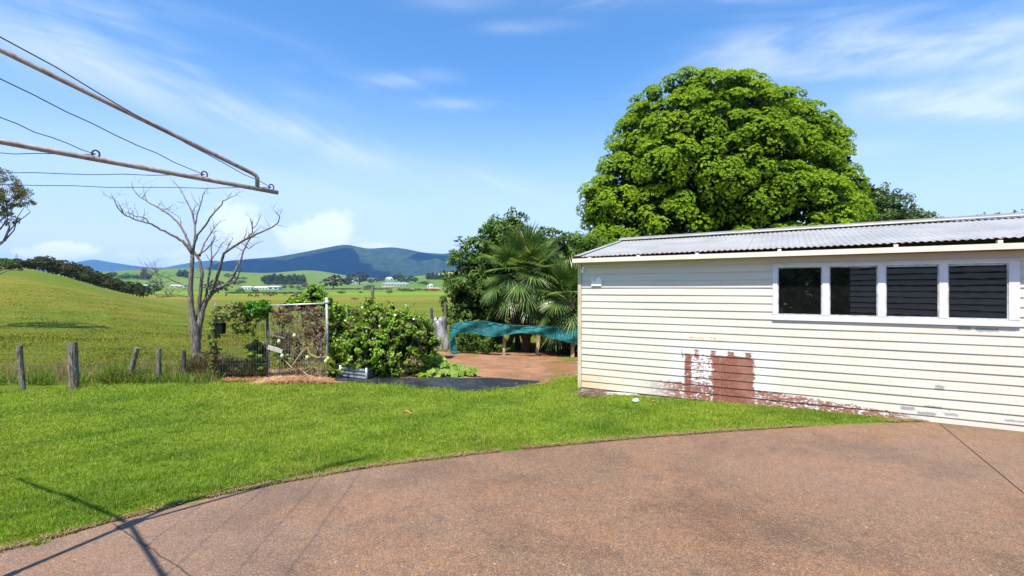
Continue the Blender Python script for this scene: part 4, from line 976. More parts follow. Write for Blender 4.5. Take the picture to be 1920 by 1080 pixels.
def camphor(parent):
    C, N = blob_points(BIG, 16000, .97); k = inside_of(C, BIG) > .90; C, N = C[k], N[k]
    C, N = thin(C, N, .74)
    hol = hashn(C[:, 0] + C[:, 1] * .4, C[:, 2] + C[:, 1] * .3, 1.9, 5); k = hol > .11; C, N, hol = C[k], N[k], hol[k]
    C = C + N * (RNG.normal(-.45, .13, (len(C), 1)) + (hol[:, None] - .5) * .70)
    n = len(C); pr = RNG.uniform(.48, .78, n)
    per = 78; idx = np.repeat(np.arange(n), per); d = norm(sph(len(idx)) + N[idx] * .75 + np.array([0, -.12, .62]))
    Pt = C[idx] + d * pr[idx, None] * RNG.uniform(.86, 1.06, (len(idx), 1)) * np.array([1, 1, .85])
    front = (Pt[:, 1] < TYY + 3.5); Pt, d = Pt[front], d[front]
    V = rosettes(Pt, norm(d + np.array([0, 0, .3])), 10, .100, .044)
    npmesh('crown', V, np.arange(len(V)).reshape(-1, 4), LEAFB, parent); print('camphor', n, len(V) // 4)
    i3 = np.repeat(np.arange(n), 26); Q = C[i3] + sph(len(i3)) * pr[i3, None] * .62 * RNG.random((len(i3), 1)) ** .4; Q = Q[Q[:, 1] < TYY + 3]; V, Fq = leaves_arr(Q, sph(len(Q)), .30, .22, .2); npmesh('puff_foliage', V, Fq, m_leaf('camphor shaded leaves', (.03, .07, .006), (.06, .12, .01), .2, .6, .5, spec=.1), parent)  # core leaves painted dark as the shade inside each puff
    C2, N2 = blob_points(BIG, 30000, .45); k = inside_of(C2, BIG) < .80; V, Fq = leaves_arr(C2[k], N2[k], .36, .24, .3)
    npmesh('inner_foliage', V, Fq, m_leaf('camphor deep shade leaves', (.012, .026, .005), (.03, .055, .009), .1, .8, .5, spec=.1), parent)  # darkest leaf colour, painting the depth of the crown as shade
camphor(bt_)
trunkmesh(bt_, t0, P(1345, 330, TYY), .55, .22, BIG, 34)
def bush(name, label, cat, px, Y, ells, mat, npuff, per, pr, L, W, trunk=None, group=None, inner=.25, part='foliage', droop=.2, gap=.16):
    b = on(px, Y); t = thing(name, label, cat, tuple(b), 0, group)
    crown(part, mat, t, ells, npuff, per, pr, L, W, inner, droop, gap=gap)
    if npuff > 140 and inner < .55:
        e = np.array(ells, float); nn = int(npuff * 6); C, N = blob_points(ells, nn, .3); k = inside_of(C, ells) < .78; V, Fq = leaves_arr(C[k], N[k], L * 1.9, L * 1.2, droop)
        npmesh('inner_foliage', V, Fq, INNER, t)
    if trunk: trunkmesh(t, b, trunk[0], trunk[1], trunk[2], ells, trunk[3])
    return t
VINED_ = None
INNER = m_leaf('shaded inner leaves', (.012, .024, .006), (.03, .05, .010), .1, .8, .8, spec=.1)  # leaf colour darkened to stand in for shade inside the foliage
LEAFD = m_leaf('glossy dark leaves', (.034, .085, .012), (.125, .205, .028), .22, .5, .8, spec=.22, accent=(.16, .22, .05), acc=.08)
LEAFD2 = m_leaf('dark olive leaves', (.03, .07, .012), (.105, .165, .026), .2, .45, .8, accent=(.13, .16, .04), acc=.06)
LEAFM = m_leaf('mid green leaves', (.04, .10, .010), (.13, .24, .02), .3, .45, .8)
Yb = 16.5
bush('broadleaf_tree', 'broad dark glossy leaved tree filling the space left of the palms', 'tree', 935, Yb + .6,
     [E(900, 530, 62, 75, Yb), E(880, 570, 46, 62, Yb - .6), E(950, 475, 58, 60, Yb + .6), E(940, 440, 34, 34, Yb + .6), E(970, 430, 17, 32, Yb + .5), E(1000, 470, 52, 42, Yb + 1), E(1035, 465, 38, 32, Yb + 1.2), E(1050, 520, 62, 66, Yb + 1.4), E(985, 560, 80, 60, Yb + 1.2), E(905, 490, 42, 45, Yb + .2), E(888, 626, 42, 22, Yb - .8), E(866, 545, 28, 40, Yb - .4), E(1090, 570, 50, 70, Yb + 1.2)],
     LEAFD, 900, 34, .30, .15, .065, (P(940, 560, Yb + .6), .16, .07, 14), inner=.35)
bush('broadleaf_tree', 'lighter green tree top peeping between the dark tree and the garage eave', 'tree', 1078, 20, [E(1072, 462, 26, 26, 20), E(1100, 470, 40, 30, 20.5), E(1060, 490, 26, 30, 20.2), E(1120, 520, 60, 60, 20.5)], m_leaf('light green leaves', (.06, .14, .01), (.17, .29, .02), .35, .45, .8), 260, 34, .32, .13, .055, (P(1080, 520, 20), .12, .05, 6))
bush('broadleaf_tree', 'dark olive tree sloping down to the right behind the garage roof', 'tree', 1640, 32, [E(1630, 385, 42, 42, 32), E(1620, 362, 20, 22, 32), E(1670, 400, 44, 30, 32), E(1705, 412, 28, 14, 32), E(1590, 420, 60, 50, 32.5), E(1730, 425, 40, 20, 32.4), E(1660, 440, 90, 40, 32)], LEAFD2, 520, 34, .42, .20, .10, (P(1640, 420, 32), .3, .12, 10))
# leaf tips showing over the ridge at far right
def twigs_over():
    t = thing('shrub', 'sparse twigs with a few leaves showing over the garage ridge at far right', 'shrub', tuple(on(1880, 19))); mb = MB(); L = []
    for px, py in ((1832, 407), (1845, 404), (1868, 400), (1875, 404), (1893, 402), (1905, 398), (1918, 400), (1930, 392)):
        p = P(px, py, 19); b = P(px + 15, 470, 19); mb.tube([b, (b + p) / 2 + np.array([.05, 0, .1]), p], [.012, .008, .004], 4); L += [p + RNG.normal(0, .05, 3) for _ in range(7)]
    b = on(1880, 19); mb.tube([b, P(1885, 470, 19)], [.05, .03], 6); mb.tube([P(1840, 468, 19), P(1885, 476, 19), P(1950, 462, 19)], [.015, .025, .015], 5)
    mb.build('stem', BARK, t); V, Fq = leaves_arr(np.array(L), sph(len(L)), .11, .05); npmesh('foliage', V, Fq, LEAFD2, t)
twigs_over()
th = thing('tall_hedge', 'tall dark hedge across the driveway, mirrored in the leftmost garage pane', 'hedge', (-6, -7.5, 0))
crown('foliage', LEAFD2, th, [(x, -7.5, 1.9 + .5 * math.sin(x), 1.5, 1.1, 2.1) for x in np.arange(-16, .2, 1.5)], 900, 14, .5, .34, .2, .4, .2)
mb = MB(); mb.box((-16, -7.7, 0), (.4, -7.5, 2.6)); mb.build('inner_foliage', INNER, th)
# ---- palms
PALMG = m_leaf('palm fronds', (.040, .105, .014), (.155, .245, .05), .3, .38, 1.2, spec=.5, accent=(.33, .30, .10), acc=.10)
FIB = m_wood('fibrous palm trunk', (.03, .018, .012), (.13, .075, .045), (3, 3, 1), 1.0)
def palm(label, px, py, Y, Rf, nf, seed, basepx):
    rr = random.Random(seed); b = on(basepx, Y); c = P(px, py, Y); t = thing('fan_palm', label, 'palm tree', tuple(b), 0, 'fan palms behind the teal net')
    mb = MB(); pts = [b + (c - b) * q for q in np.linspace(0, 1, 14)]; mb.tube(pts, [.15 * (1 + .12 * math.sin(i * 2.4)) * (1 - .015 * i) for i in range(14)], 12, True, .15); mb.build('trunk', FIB, t)
    up = Vector((0, 0, 1))
    for i in range(nf):
        az = i * 2.39996 + rr.uniform(-.2, .2); q = i / nf; el = R(80 - 118 * q ** .9 + rr.uniform(-8, 8))
        d = Vector((math.cos(az) * math.cos(el), math.sin(az) * math.cos(el), math.sin(el))); Lp = Rf * rr.uniform(.50, .66)
        o = Vector(c) + Vector((0, 0, -.35 * q)); mid = o + d * Lp * .5 + up * .03; sag = .12 * q * Lp; e = o + d * Lp - up * sag
        mb = MB(); mb.tube([o, mid, e], [.014, .009, .007], 5)
        side = d.cross(up); side = side.normalized() if side.length > .05 else Vector((math.sin(az), -math.cos(az), 0)); nrm = side.cross(d).normalized(); nrm = (nrm + d * .25).normalized(); dd = (e - mid).normalized(); dn = max(0., min(1., (R(55) - el) / R(70))); dd = (dd * (1 - .45 * dn) - up * .85 * dn).normalized(); nrm = side.cross(dd).normalized(); nrm = nrm if nrm.dot(d) > 0 or el > R(60) else nrm
        side = (side + nrm * rr.uniform(-.25, .25)).normalized(); Lb = Rf * rr.uniform(.44, .56); n = 30
        for k in range(n):
            a = R(-128 + 256 * k / (n - 1) + rr.uniform(-2, 2)); v = dd * math.cos(a) + side * math.sin(a) + nrm * .10 * math.cos(a); L = Lb * (1 - .28 * abs(a / R(128)) ** 2) * rr.uniform(.9, 1.06); wv = nrm.cross(v).normalized() * .026
            vs = []; p = e.copy(); dr = v.copy(); droop = rr.uniform(.10, .26) * (1.2 if q > .4 else .7)
            for s in range(6):
                f = s / 5; wd = wv * (.25 + 2.6 * f if f < .35 else 1.15 * (1.05 - f) / .7 * 1.0 + .05); vs += [tuple(p - wd), tuple(p + nrm * wd.length * .5 * (f < .9)), tuple(p + wd)]
                dr = (dr - up * droop * (f ** 1.5) * 1.1).normalized(); p = p + dr * L / 5
            fs = []
            for s in range(5):
                for h in (0, 1): fs.append((s * 3 + h, s * 3 + h + 1, (s + 1) * 3 + h + 1, (s + 1) * 3 + h))
            mb.add(vs, fs)
        mb.build('frond', PALMG, t)
    # brown dead skirt under the crown
    C_, N_ = blob_points([(c[0], c[1], c[2] - 1.15, .55, .55, .75)], 420, .5); V, Fq = leaves_arr(C_, np.array([[1, 0, 0]]) * RNG.normal(0, 1, (len(C_), 1)), .5, .05, 1.6); npmesh('dead_skirt', V, Fq, m_leaf('dead palm leaf', (.03, .018, .012), (.12, .075, .05), .1, .8), t)
palm('taller fan palm with a full round crown, left of the two behind the teal net', 982, 515, 15.2, 1.55, 46, 3, 988)
palm('lower fan palm leaning its crown against the garage corner', 1068, 562, 14.6, 1.35, 34, 8, 1082)
# dark stems and undergrowth behind the net
mb = MB()
for px, x2, Y in ((950, 962, 15.6), (972, 958, 15.8), (1018, 1010, 15.9), (1040, 1050, 15.6), (930, 920, 16)):
    a = on(px, Y); mb.tube([a, (a + P(x2, 600, Y)) / 2 + np.array([.08, 0, 0]), P(x2, 590, Y)], [.10, .08, .06], 8, True, .1)
    tag(mb.build('bare_sapling', BARK, origin=tuple(a), smooth=True), {950: 'dark leaning stem left of the taller palm trunk, seen under the net', 972: 'dark stem crossing behind the taller palm trunk', 1018: 'dark stem just right of the square tan post', 1040: 'dark stem between the tan post and the garage', 930: 'dark stem under the left dip of the teal net'}[px], 'sapling', 'dark stems under the net'); mb = MB()
bush('undergrowth_shrub', 'low dark shrub filling the gap under the left half of the teal net', 'shrub', 905, 15.3, [E(905, 645, 38, 16, 15.3), E(880, 640, 24, 14, 15.2), E(930, 650, 26, 12, 15.3)], LEAFD, 130, 28, .16, .10, .05)
bush('undergrowth_shrub', 'bright green low shrub under the right half of the teal net', 'shrub', 1040, 15.6, [E(1045, 650, 26, 14, 15.6), E(1022, 655, 20, 10, 15.5), E(1075, 648, 20, 14, 15.6)], LEAFM, 110, 28, .14, .09, .045)
# ---- gum tree at the left edge
GUM = m_leaf('gum leaves', (.05, .06, .02), (.15, .15, .05), .25, .5, 1.2, accent=(.2, .13, .06), acc=.12)
GY = 24.0
gt = thing('gum_tree', 'sparse gum tree leaning in at the left edge with open tufts of leaves', 'tree', tuple(on(-150, GY)))
ge = [E(8, 362, 20, 24, GY), E(-20, 345, 40, 28, GY), E(24, 370, 22, 14, GY), E(47, 386, 14, 9, GY), E(8, 408, 13, 9, GY), E(-40, 380, 40, 28, GY), E(4, 418, 8, 7, GY), E(-80, 330, 60, 50, GY), E(2, 335, 8, 10, GY)]
crown('crown', GUM, gt, ge, 190, 95, .34, .14, .035, .5, .7)
mb = MB(); a = on(-150, GY); mb.tube([a, P(-130, 560, GY), P(-95, 470, GY), P(-70, 400, GY), P(-60, 340, GY)], [.3, .25, .2, .13, .06], 10, True, .06)
for q in ([(-95, 470), (-30, 462), (8, 452), (26, 432), (34, 405), (46, 388)], [(-70, 420), (-20, 425), (6, 410), (22, 395), (28, 375)], [(-95, 470), (-20, 470), (4, 456), (12, 440), (30, 418), (57, 398), (50, 388)], [(-70, 400), (-20, 380), (8, 362)], [(8, 452), (18, 425), (10, 408)], [(-20, 425), (0, 430), (14, 412), (12, 385)]):
    n = len(q); mb.tube([P(x, y, GY + .1 * i) for i, (x, y) in enumerate(q)], np.linspace(.06, .012, n).tolist(), 6)
mb.build('trunk', m_wood('gum bark', (.06, .05, .045), (.28, .25, .22)), gt, smooth=True)
fallen('longer pale bare branch poking in at the left edge over the hill crest', [(-60, 545), (-20, 521), (0, 513), (15, 507), (40, 506)], .05, 24); fallen('short pale bare branch above the longer one at the left edge', [(-60, 538), (-10, 510), (8, 505), (17, 499)], .05, 24.4)
bush('gorse_bush', 'small dark bush on the hill crest at the left edge', 'bush', 17, 88, [E(18, 500, 14, 11, 88), E(10, 494, 10, 8, 88)], LEAFD2, 60, 22, .5, .5, .25)
# ---- vines
VINEG = m_leaf('vine leaves', (.09, .20, .012), (.28, .42, .035), .3, .45, 1.5, accent=(.30, .34, .08), acc=.08)
VINEP = m_leaf('passion vine leaves', (.07, .13, .02), (.20, .28, .05), .3, .5, 2, accent=(.30, .16, .08), acc=.14)
VINED = m_leaf('dry vine leaves', (.10, .055, .03), (.30, .19, .12), .2, .8, 3, accent=(.40, .31, .20), acc=.15)
WHF = m_plain('white petals', (.80, .80, .76), (.88, .88, .86), .6, 8)
VY = 10.9
vm = bush('climbing_vine', 'thick green mass of vines with white flowers between the mesh and the plastic sacks', 'vine', 720, VY,
     [E(655, 618, 36, 32, VY), E(668, 588, 14, 12, VY), E(715, 606, 34, 36, VY), E(762, 602, 14, 16, VY), E(735, 577, 8, 8, VY), E(690, 570, 8, 9, VY), E(800, 655, 14, 26, VY - .1), E(815, 640, 10, 12, VY), E(760, 622, 46, 42, VY - .1), E(700, 655, 60, 36, VY - .2), E(760, 660, 40, 34, VY - .1), E(645, 640, 32, 30, VY), E(640, 600, 24, 24, VY + .1), E(792, 640, 22, 26, VY + .1), E(694, 590, 18, 14, VY), E(730, 685, 26, 16, VY - .3), E(640, 670, 20, 22, VY - .1), E(790, 612, 14, 18, VY), E(678, 640, 46, 30, VY - .25), E(806, 622, 10, 12, VY)],
     VINEG, 950, 24, .12, .062, .05, inner=.3, gap=.30)
for px, py in ((648, 600), (679, 575), (716, 628), (701, 640), (668, 627), (776, 597), (700, 634), (687, 620), (741, 590), (640, 632), (628, 625), (755, 640), (783, 632), (733, 662), (690, 668), (712, 610)):
    c = P(px, py, VY - .52 + .1 * abs(math.sin(px))); mb = MB()
    for k in range(5):
        a = k * 1.256 + px; mb.add([tuple(c), tuple(c + np.array([math.cos(a - .5) * .022, -.015, math.sin(a - .5) * .022])), tuple(c + np.array([math.cos(a) * .032, -.02, math.sin(a) * .032])), tuple(c + np.array([math.cos(a + .5) * .022, -.015, math.sin(a + .5) * .022]))], [(0, 1, 2, 3)])
    mb.build('flower', WHF, vm)
mb = MB()
for i in range(70):
    p = P(random.uniform(625, 805), random.uniform(575, 700), VY - .5 + random.uniform(-.1, .1)); pts = [P(715, 694, VY), (p + P(715, 694, VY)) / 2 + np.array([0, .15, 0]), p]
    for s in range(5): p = p + np.array([random.uniform(-.1, .1), random.uniform(-.03, .03), random.uniform(-.12, .08)]); pts.append(p)
    mb.tube(pts, .005, 4)
mb.build('stems', VINED, vm)
def strands(x0, x1, y0, y1, Y, n, L, parent, mat, r=.0035, name='tendrils'):
    mb = MB(); pool = []
    for i in range(n):
        p = P(random.uniform(x0, x1), random.uniform(y0, y1), Y + random.uniform(-.05, .1)); pts = ([min(pool, key=lambda q: float(np.sum((q - p) ** 2)))] if pool else []) + [p]
        for s in range(6): p = p + np.array([random.uniform(-1, 1), random.uniform(-.15, .15), random.uniform(-1.2, .5)]) * L; pts.append(p)
        pool += pts
        mb.tube(pts, r, 3, False)
    return mb.build(name, mat, parent)
MY = TY - .02
v = bush('passion_vine', 'yellow green vine running up the left trellis post and along its dark mesh top', 'vine', 405, MY, [E(404, 600, 9, 22, MY, 1.5), E(403, 640, 8, 26, MY, 1.5), E(404, 680, 4, 20, MY, 1.5), E(425, 585, 20, 14, MY), E(452, 590, 20, 12, MY), E(440, 575, 26, 6, MY), E(462, 600, 14, 10, MY), E(485, 592, 14, 10, MY), E(450, 612, 10, 12, MY, 1), E(470, 618, 8, 8, MY), E(399, 665, 5, 22, MY)], VINEP, 210, 11, .06, .065, .05, inner=.6)
strands(400, 500, 575, 630, MY, 60, .04, v, VINED); strands(398, 410, 590, 700, MY, 26, .04, v, VINED, .006)
bush('climbing_vine', 'bright green leafy tuft on top of the dark mesh beside the middle post', 'vine', 483, MY, [E(482, 580, 22, 12, MY, 1), E(495, 570, 10, 6, MY), E(470, 588, 10, 7, MY)], m_leaf('fresh vine leaves', (.04, .14, .01), (.12, .30, .02), .35, .4, 2), 110, 16, .07, .08, .06)
bush('climbing_vine', 'pointed green vine clump rising above the galvanised top rail', 'vine', 590, TY + .4, [E(590, 562, 26, 14, TY + .4, .7), E(588, 550, 12, 12, TY + .4, .8), E(570, 570, 26, 8, TY + .3, .7), E(545, 571, 12, 5, TY + .3), E(610, 578, 14, 16, TY + .35), E(628, 585, 12, 16, TY + .35)], VINEG, 190, 20, .09, .08, .06)
dv = bush('dead_vine', 'tangle of dry brown vine hanging on the galvanised mesh', 'vine', 560, MY, [E(560, 588, 46, 12, MY, .4), E(588, 605, 22, 26, MY, .5), E(532, 590, 18, 14, MY, .4), E(598, 640, 12, 36, MY, .5), E(580, 640, 12, 24, MY, .5), E(560, 690, 36, 6, MY, .5), E(524, 606, 10, 8, MY, .4)], VINED, 270, 12, .05, .055, .035, inner=.7, droop=1)
strands(508, 610, 578, 640, MY, 260, .05, dv, VINED); strands(545, 610, 600, 705, MY - .03, 200, .05, dv, m_plain('pale dry vine', (.30, .22, .13), (.45, .34, .2), .8, 5)); strands(508, 560, 640, 700, MY, 50, .05, dv, VINED)
mb = MB(); STR = m_plain('straw coloured stem', (.45, .30, .12), (.55, .42, .22), .8, 5)
for q in ([(530, 672), (540, 682), (548, 690)], [(575, 652), (582, 664), (594, 670), (613, 669)], [(560, 690), (575, 702), (590, 709)], [(600, 606), (612, 620), (606, 640)], [(548, 685), (562, 665), (575, 650)]): mb.tube([P(a, b, MY - .06) for a, b in q], .009, 5)
mb.build('thick_stem', STR, dv)
bush('climbing_vine', 'green leaves behind the lower dark mesh left of the middle post', 'vine', 485, TY + .25, [E(486, 660, 16, 16, TY + .25), E(476, 650, 12, 10, TY + .25), E(492, 685, 8, 12, TY + .25), E(540, 640, 26, 16, TY + .4), E(550, 672, 30, 14, TY + .35)], VINEG, 170, 14, .07, .08, .06)
GRD = m_plain('pale green gourd skin', (.33, .40, .16), (.46, .52, .26), .4, 9)
gl = {(576, 670): 'pale green gourd low in the middle of the mesh', (552, 629): 'small pale gourd high in the middle of the mesh', (523, 640): 'small pale gourd just right of the hanging board', (529, 667): 'yellowish gourd at the end of a straw stem below the hanging board', (615, 672): 'pale gourd hanging just right of the galvanised corner post', (611, 677): 'larger pale gourd in front of the foot of the corner post'}
for (px, py), lb in gl.items():
    bm = bmesh.new(); bmesh.ops.create_uvsphere(bm, u_segments=16, v_segments=12, radius=.038)
    for q in bm.verts: q.co.z *= 1.35; k = max(0, q.co.z) / .05; q.co.x *= 1 - .45 * k; q.co.y *= 1 - .45 * k
    me = bpy.data.meshes.new('gourd'); bm.to_mesh(me); bm.free(); me.polygons.foreach_set('use_smooth', [True] * len(me.polygons)); me.materials.append(GRD)
    o = bpy.data.objects.new('gourd', me); o.location = P(px, py, MY - .1); COL.objects.link(o); tag(o, lb, 'gourd', 'gourds growing on the mesh')
bush('herb_plants', 'small leafy plants spilling over the corrugated garden bed', 'plant', 668, 10.3, [E(655, 682, 18, 6, 10.3, 1), E(690, 678, 16, 7, 10.4, 1), E(708, 690, 14, 14, 10.5, 1), E(740, 695, 22, 12, 10.6, 1), E(625, 700, 10, 6, 10.2)], VINEG, 150, 14, .06, .06, .045)
PUMP = m_leaf('pumpkin leaves', (.09, .19, .015), (.25, .36, .04), .35, .5, 1.5)
def lq(px, py): X, Y, z = lz(px, py); return X, Y, z
pv = thing('pumpkin_vine', 'sprawling light green pumpkin vine trailing over the weed mat onto the red soil', 'vine', lq(820, 700))
C_ = []
for px0, py0, px1, py1, n, hh in ((770, 630, 800, 660, 50, .1), (800, 655, 825, 690, 90, .3), (770, 692, 860, 700, 120, .10), (825, 688, 890, 700, 110, .14), (790, 670, 835, 694, 120, .26), (765, 688, 800, 703, 50, .1)):
    for i in range(n):
        q = random.random(); px = px0 + (px1 - px0) * q + random.uniform(-7, 7); py = py0 + (py1 - py0) * q + random.uniform(-3, 5)
        X = (px - 960) / F * 10.9; z = CAMZ - (py - 540) / F * 10.9; Y = 10.9
        if py > 655: X, Y, z = lz(px, max(py, 680) + 4); z += random.random() * hh + (.02 if py > 680 else (680 - py) * .012)
        C_.append((X, Y, z))
C_ = np.array(C_); V, Fq = leaves_arr(C_, np.tile([0, -.4, 1.0], (len(C_), 1)), .19, .17, .1, .7); npmesh('leaves', V, Fq, PUMP, pv)
mb = MB(); [mb.tube([c + np.array([0, 0, 0]), c - np.array([random.uniform(-.05, .05), 0, .12])], .005, 4) for c in C_[::3]]; mb.build('stems', VINEP, pv)
# ---- weeds along the fence, round the dead tree
WEED = m_leaf('rank grass', (.07, .14, .012), (.20, .30, .03), .3, .6, 1.5, accent=(.40, .30, .12), acc=.16)
DRYW = m_leaf('dock and dry weeds', (.06, .035, .02), (.20, .13, .06), .2, .8, 2, accent=(.10, .16, .03), acc=.2)
def blades(Xs, Ys, hs, ws, mat, name, lean=.35, zoff=0, z=None):
    n = len(Xs); Zs = (H(Xs, Ys) if z is None else z) + zoff; a = RNG.uniform(0, 2 * np.pi, n); b = RNG.uniform(0, 2 * np.pi, n); ln = np.abs(RNG.normal(0, lean, n))
    base = np.stack([Xs, Ys, Zs], 1); sd = np.stack([np.cos(a), np.sin(a), 0 * a], 1) * ws[:, None] * .5; d = np.stack([np.cos(b) * ln, np.sin(b) * ln, np.ones(n)], 1); d = norm(d)
    mid = base + d * hs[:, None] * .55; d2 = norm(d + np.stack([np.cos(b) * ln * 1.4, np.sin(b) * ln * 1.4, -.2 * ln], 1)); tip = mid + d2 * hs[:, None] * .5
    V = np.stack([base - sd, base + sd, mid + sd * .8, mid - sd * .8, tip], 1).reshape(-1, 3); i = np.arange(n)[:, None] * 5
    Fq = np.concatenate([i + np.array([0, 1, 2]), i + np.array([0, 2, 3]), i + np.array([3, 2, 4])], 0); return npmesh(name, V, Fq, mat)
def clump(nm, label, cat, px0, px1, Y0, Y1, n, h, mat, group=None, w=.012, lean=.5, zoff=0):
    k = max(1, int((px1 - px0) / 12)); cx = RNG.uniform(px0, px1, k); pick = RNG.integers(0, k, n); px = cx[pick] + RNG.normal(0, 9, n); Y = RNG.uniform(Y0, Y1, n); X = (px - 960) / F * Y
    o = blades(X, Y, h * RNG.uniform(.4, 1.1, n) * (.6 + .5 * hashn(X, Y, .5, 4)), np.full(n, w), mat, nm, lean, zoff)
    return tag(o, label, cat, group)
tag(clump('rank_grass', 'rank green grass growing along the paddock fence line', 'grass', -40, 400, 9.75, 11.2, 9000, .34, WEED), kind='stuff')
tag(clump('rank_grass', 'dry seed stalks standing in the fence line', 'grass', -40, 400, 9.8, 12.5, 1400, .55, m_leaf('seed stalk', (.20, .12, .06), (.36, .26, .14), .2, .8), w=.006, lean=.25), kind='stuff')
clump('grass_tuft', 'large arching green grass tuft at the foot of the hard leaning post', 'grass tuft', 190, 232, 9.8, 10.3, 1700, .55, WEED, w=.014, lean=.6)
clump('grass_tuft', 'smaller grass tuft between the leaning post and the two thin posts', 'grass tuft', 305, 325, 9.9, 10.2, 700, .32, WEED, w=.012, lean=.5)
clump('dock_weeds', 'brown red dock and dry weeds massed round the dead tree foot', 'weeds', 355, 400, 10.3, 11.3, 3000, .65, DRYW, w=.02, lean=.35)
clump('dock_weeds', 'brown and green weeds behind the foot of the dark mesh', 'weeds', 408, 495, 10.3, 11.2, 4200, .52, DRYW, w=.02, lean=.4)
bush('weed_shrub', 'leafy brown green shrub at the foot of the dark mesh panel', 'shrub', 450, 10.7, [E(385, 680, 22, 18, 10.8), E(420, 685, 24, 14, 10.7), E(455, 690, 24, 12, 10.6), E(485, 690, 14, 14, 10.6)], m_leaf('weed shrub leaves', (.04, .055, .015), (.14, .16, .04), .25, .6, 2, accent=(.2, .09, .05), acc=.2), 300, 18, .08, .06, .03, inner=.6)
# straw mulch
def mulch():
    n = 5200; px = np.concatenate([RNG.uniform(500, 625, 3400), RNG.uniform(415, 505, 1800)]); py = np.concatenate([RNG.uniform(694, 717, 3400), RNG.uniform(700, 716, 1800)]) 
    k = np.abs((px - 560) / 70) < 1.0; py = np.where(px < 500, 703 + (py - 700) * .6, py)
    X = np.empty(n); Y = np.empty(n); Yv = np.full(n, 10.0)
    for _ in range(8): X = (px - 960) / F * Yv; Yv = (CAMZ - H(X, Yv) - .05) * F / (py - 540)
    a = RNG.uniform(0, np.pi, n); l = RNG.uniform(.03, .09, n); z = H(X, Yv) + RNG.uniform(.0, .09, n) * np.exp(-((px - 560) / 50) ** 2) + .03
    d = np.stack([np.cos(a) * l, np.sin(a) * l, RNG.normal(0, .02, n)], 1); s = np.stack([-np.sin(a), np.cos(a), 0 * a], 1) * .004; c = np.stack([X, Yv, z], 1); V = np.stack([c - d - s, c + d - s, c + d + s, c - d + s], 1).reshape(-1, 3)
    o = npmesh('straw_mulch', V, np.arange(len(V)).reshape(-1, 4), m_leaf('rusty straw', (.26, .12, .05), (.50, .30, .15), .1, .9, 3)); tag(o, 'rust coloured straw mulch spread at the foot of the trellis', 'mulch', kind='stuff')
    o2 = MB(); mb = o2
    nx, ny = 40, 12; Pn = []
    for i in range(nx):
        for j in range(ny):
            q = i / (nx - 1); X_ = Xp(480 + 150 * q, 10.1); Y_ = 9.72 + .85 * j / (ny - 1); hh = .10 * math.sin(math.pi * q) ** .6 * math.sin(math.pi * j / (ny - 1)) ** .7; Pn.append((X_, Y_, float(H(X_, Y_)) + .012 + hh + .012 * math.sin(i * 1.9 + j)))
    mb.grid(Pn, nx, ny, True); tag(mb.build('mulch_mound', m_plain('rusty mulch', (.24, .12, .06), (.42, .25, .14), .95, 14, .8, 40), origin=tuple(np.mean(Pn, 0)), smooth=True), 'low mound of rust coloured mulch under the weld mesh', 'mulch')
mulch()
lgs = [(408, 712, 462, 709), (440, 711, 492, 704)]
for (a0, b0, a1, b1), lb in zip(lgs, ('dark rotting edging log on the grass by the left trellis post', 'shorter dark edging log nearer the middle trellis post')):
    p0, p1 = np.array(lz(a0, b0)), np.array(lz(a1, b1)); mb = MB(); mb.tube([p0, (p0 + p1) / 2 + np.array([0, .02, .015]), p1], [.022, .026, .018], 8, True, .15); tag(mb.build('edging_log', POSTD, origin=tuple(p0)), lb, 'log')
# ------------------------------------------------------------------ lawn grass and pasture grass
def m_grass():
    m, t = newmat('lawn grass blades'); g = t.node('ShaderNodeNewGeometry'); rnd = S(m.node_tree, g.outputs['Random Per Island']); co = g.outputs['Position']
    n = t.noise(co, 1.1, 4, .6).ss(.35, .65); n2 = t.noise(co, .35, 3).ss(.4, .6)
    c = t.mix((rnd * .6 + n * .4).cl(), (.085, .185, .012), (.33, .45, .035)); c = t.mix(n2 * .45, c, (.30, .36, .04)); c = t.mix(t.noise(co, 3.5, 5, .7).ss(.55, .75) * .45, c, (.10, .19, .012)); c = t.mix(t.noise(co, .8, 5, .7).ss(.54, .68) * .45, c, (.38, .38, .08)); c = t.mix(t.noise(co, .55, 5, .7, .5).ss(.46, .36) * .5, c, (.075, .17, .012))
    c = t.mix((rnd * 9.7).fr().ss(.955, .96), c, (.42, .34, .15))
    c = t.mix(t.noise(co, 2.1, 4, .6).ss(.66, .75) * .6, c, (.20, .17, .05))
    b = t.bsdf(c, .55, 0, .3); tr = t.node('ShaderNodeBsdfTranslucent'); t.link(t.mix(1.0, c, (1.3, 1.2, .5), 'MULTIPLY'), tr.inputs[0]); mx = t.node('ShaderNodeMixShader'); mx.inputs[0].default_value = .35
    t.link(b.outputs[0], mx.inputs[1]); t.link(tr.outputs[0], mx.inputs[2]); t.out(mx); return m
GRASS = m_grass()
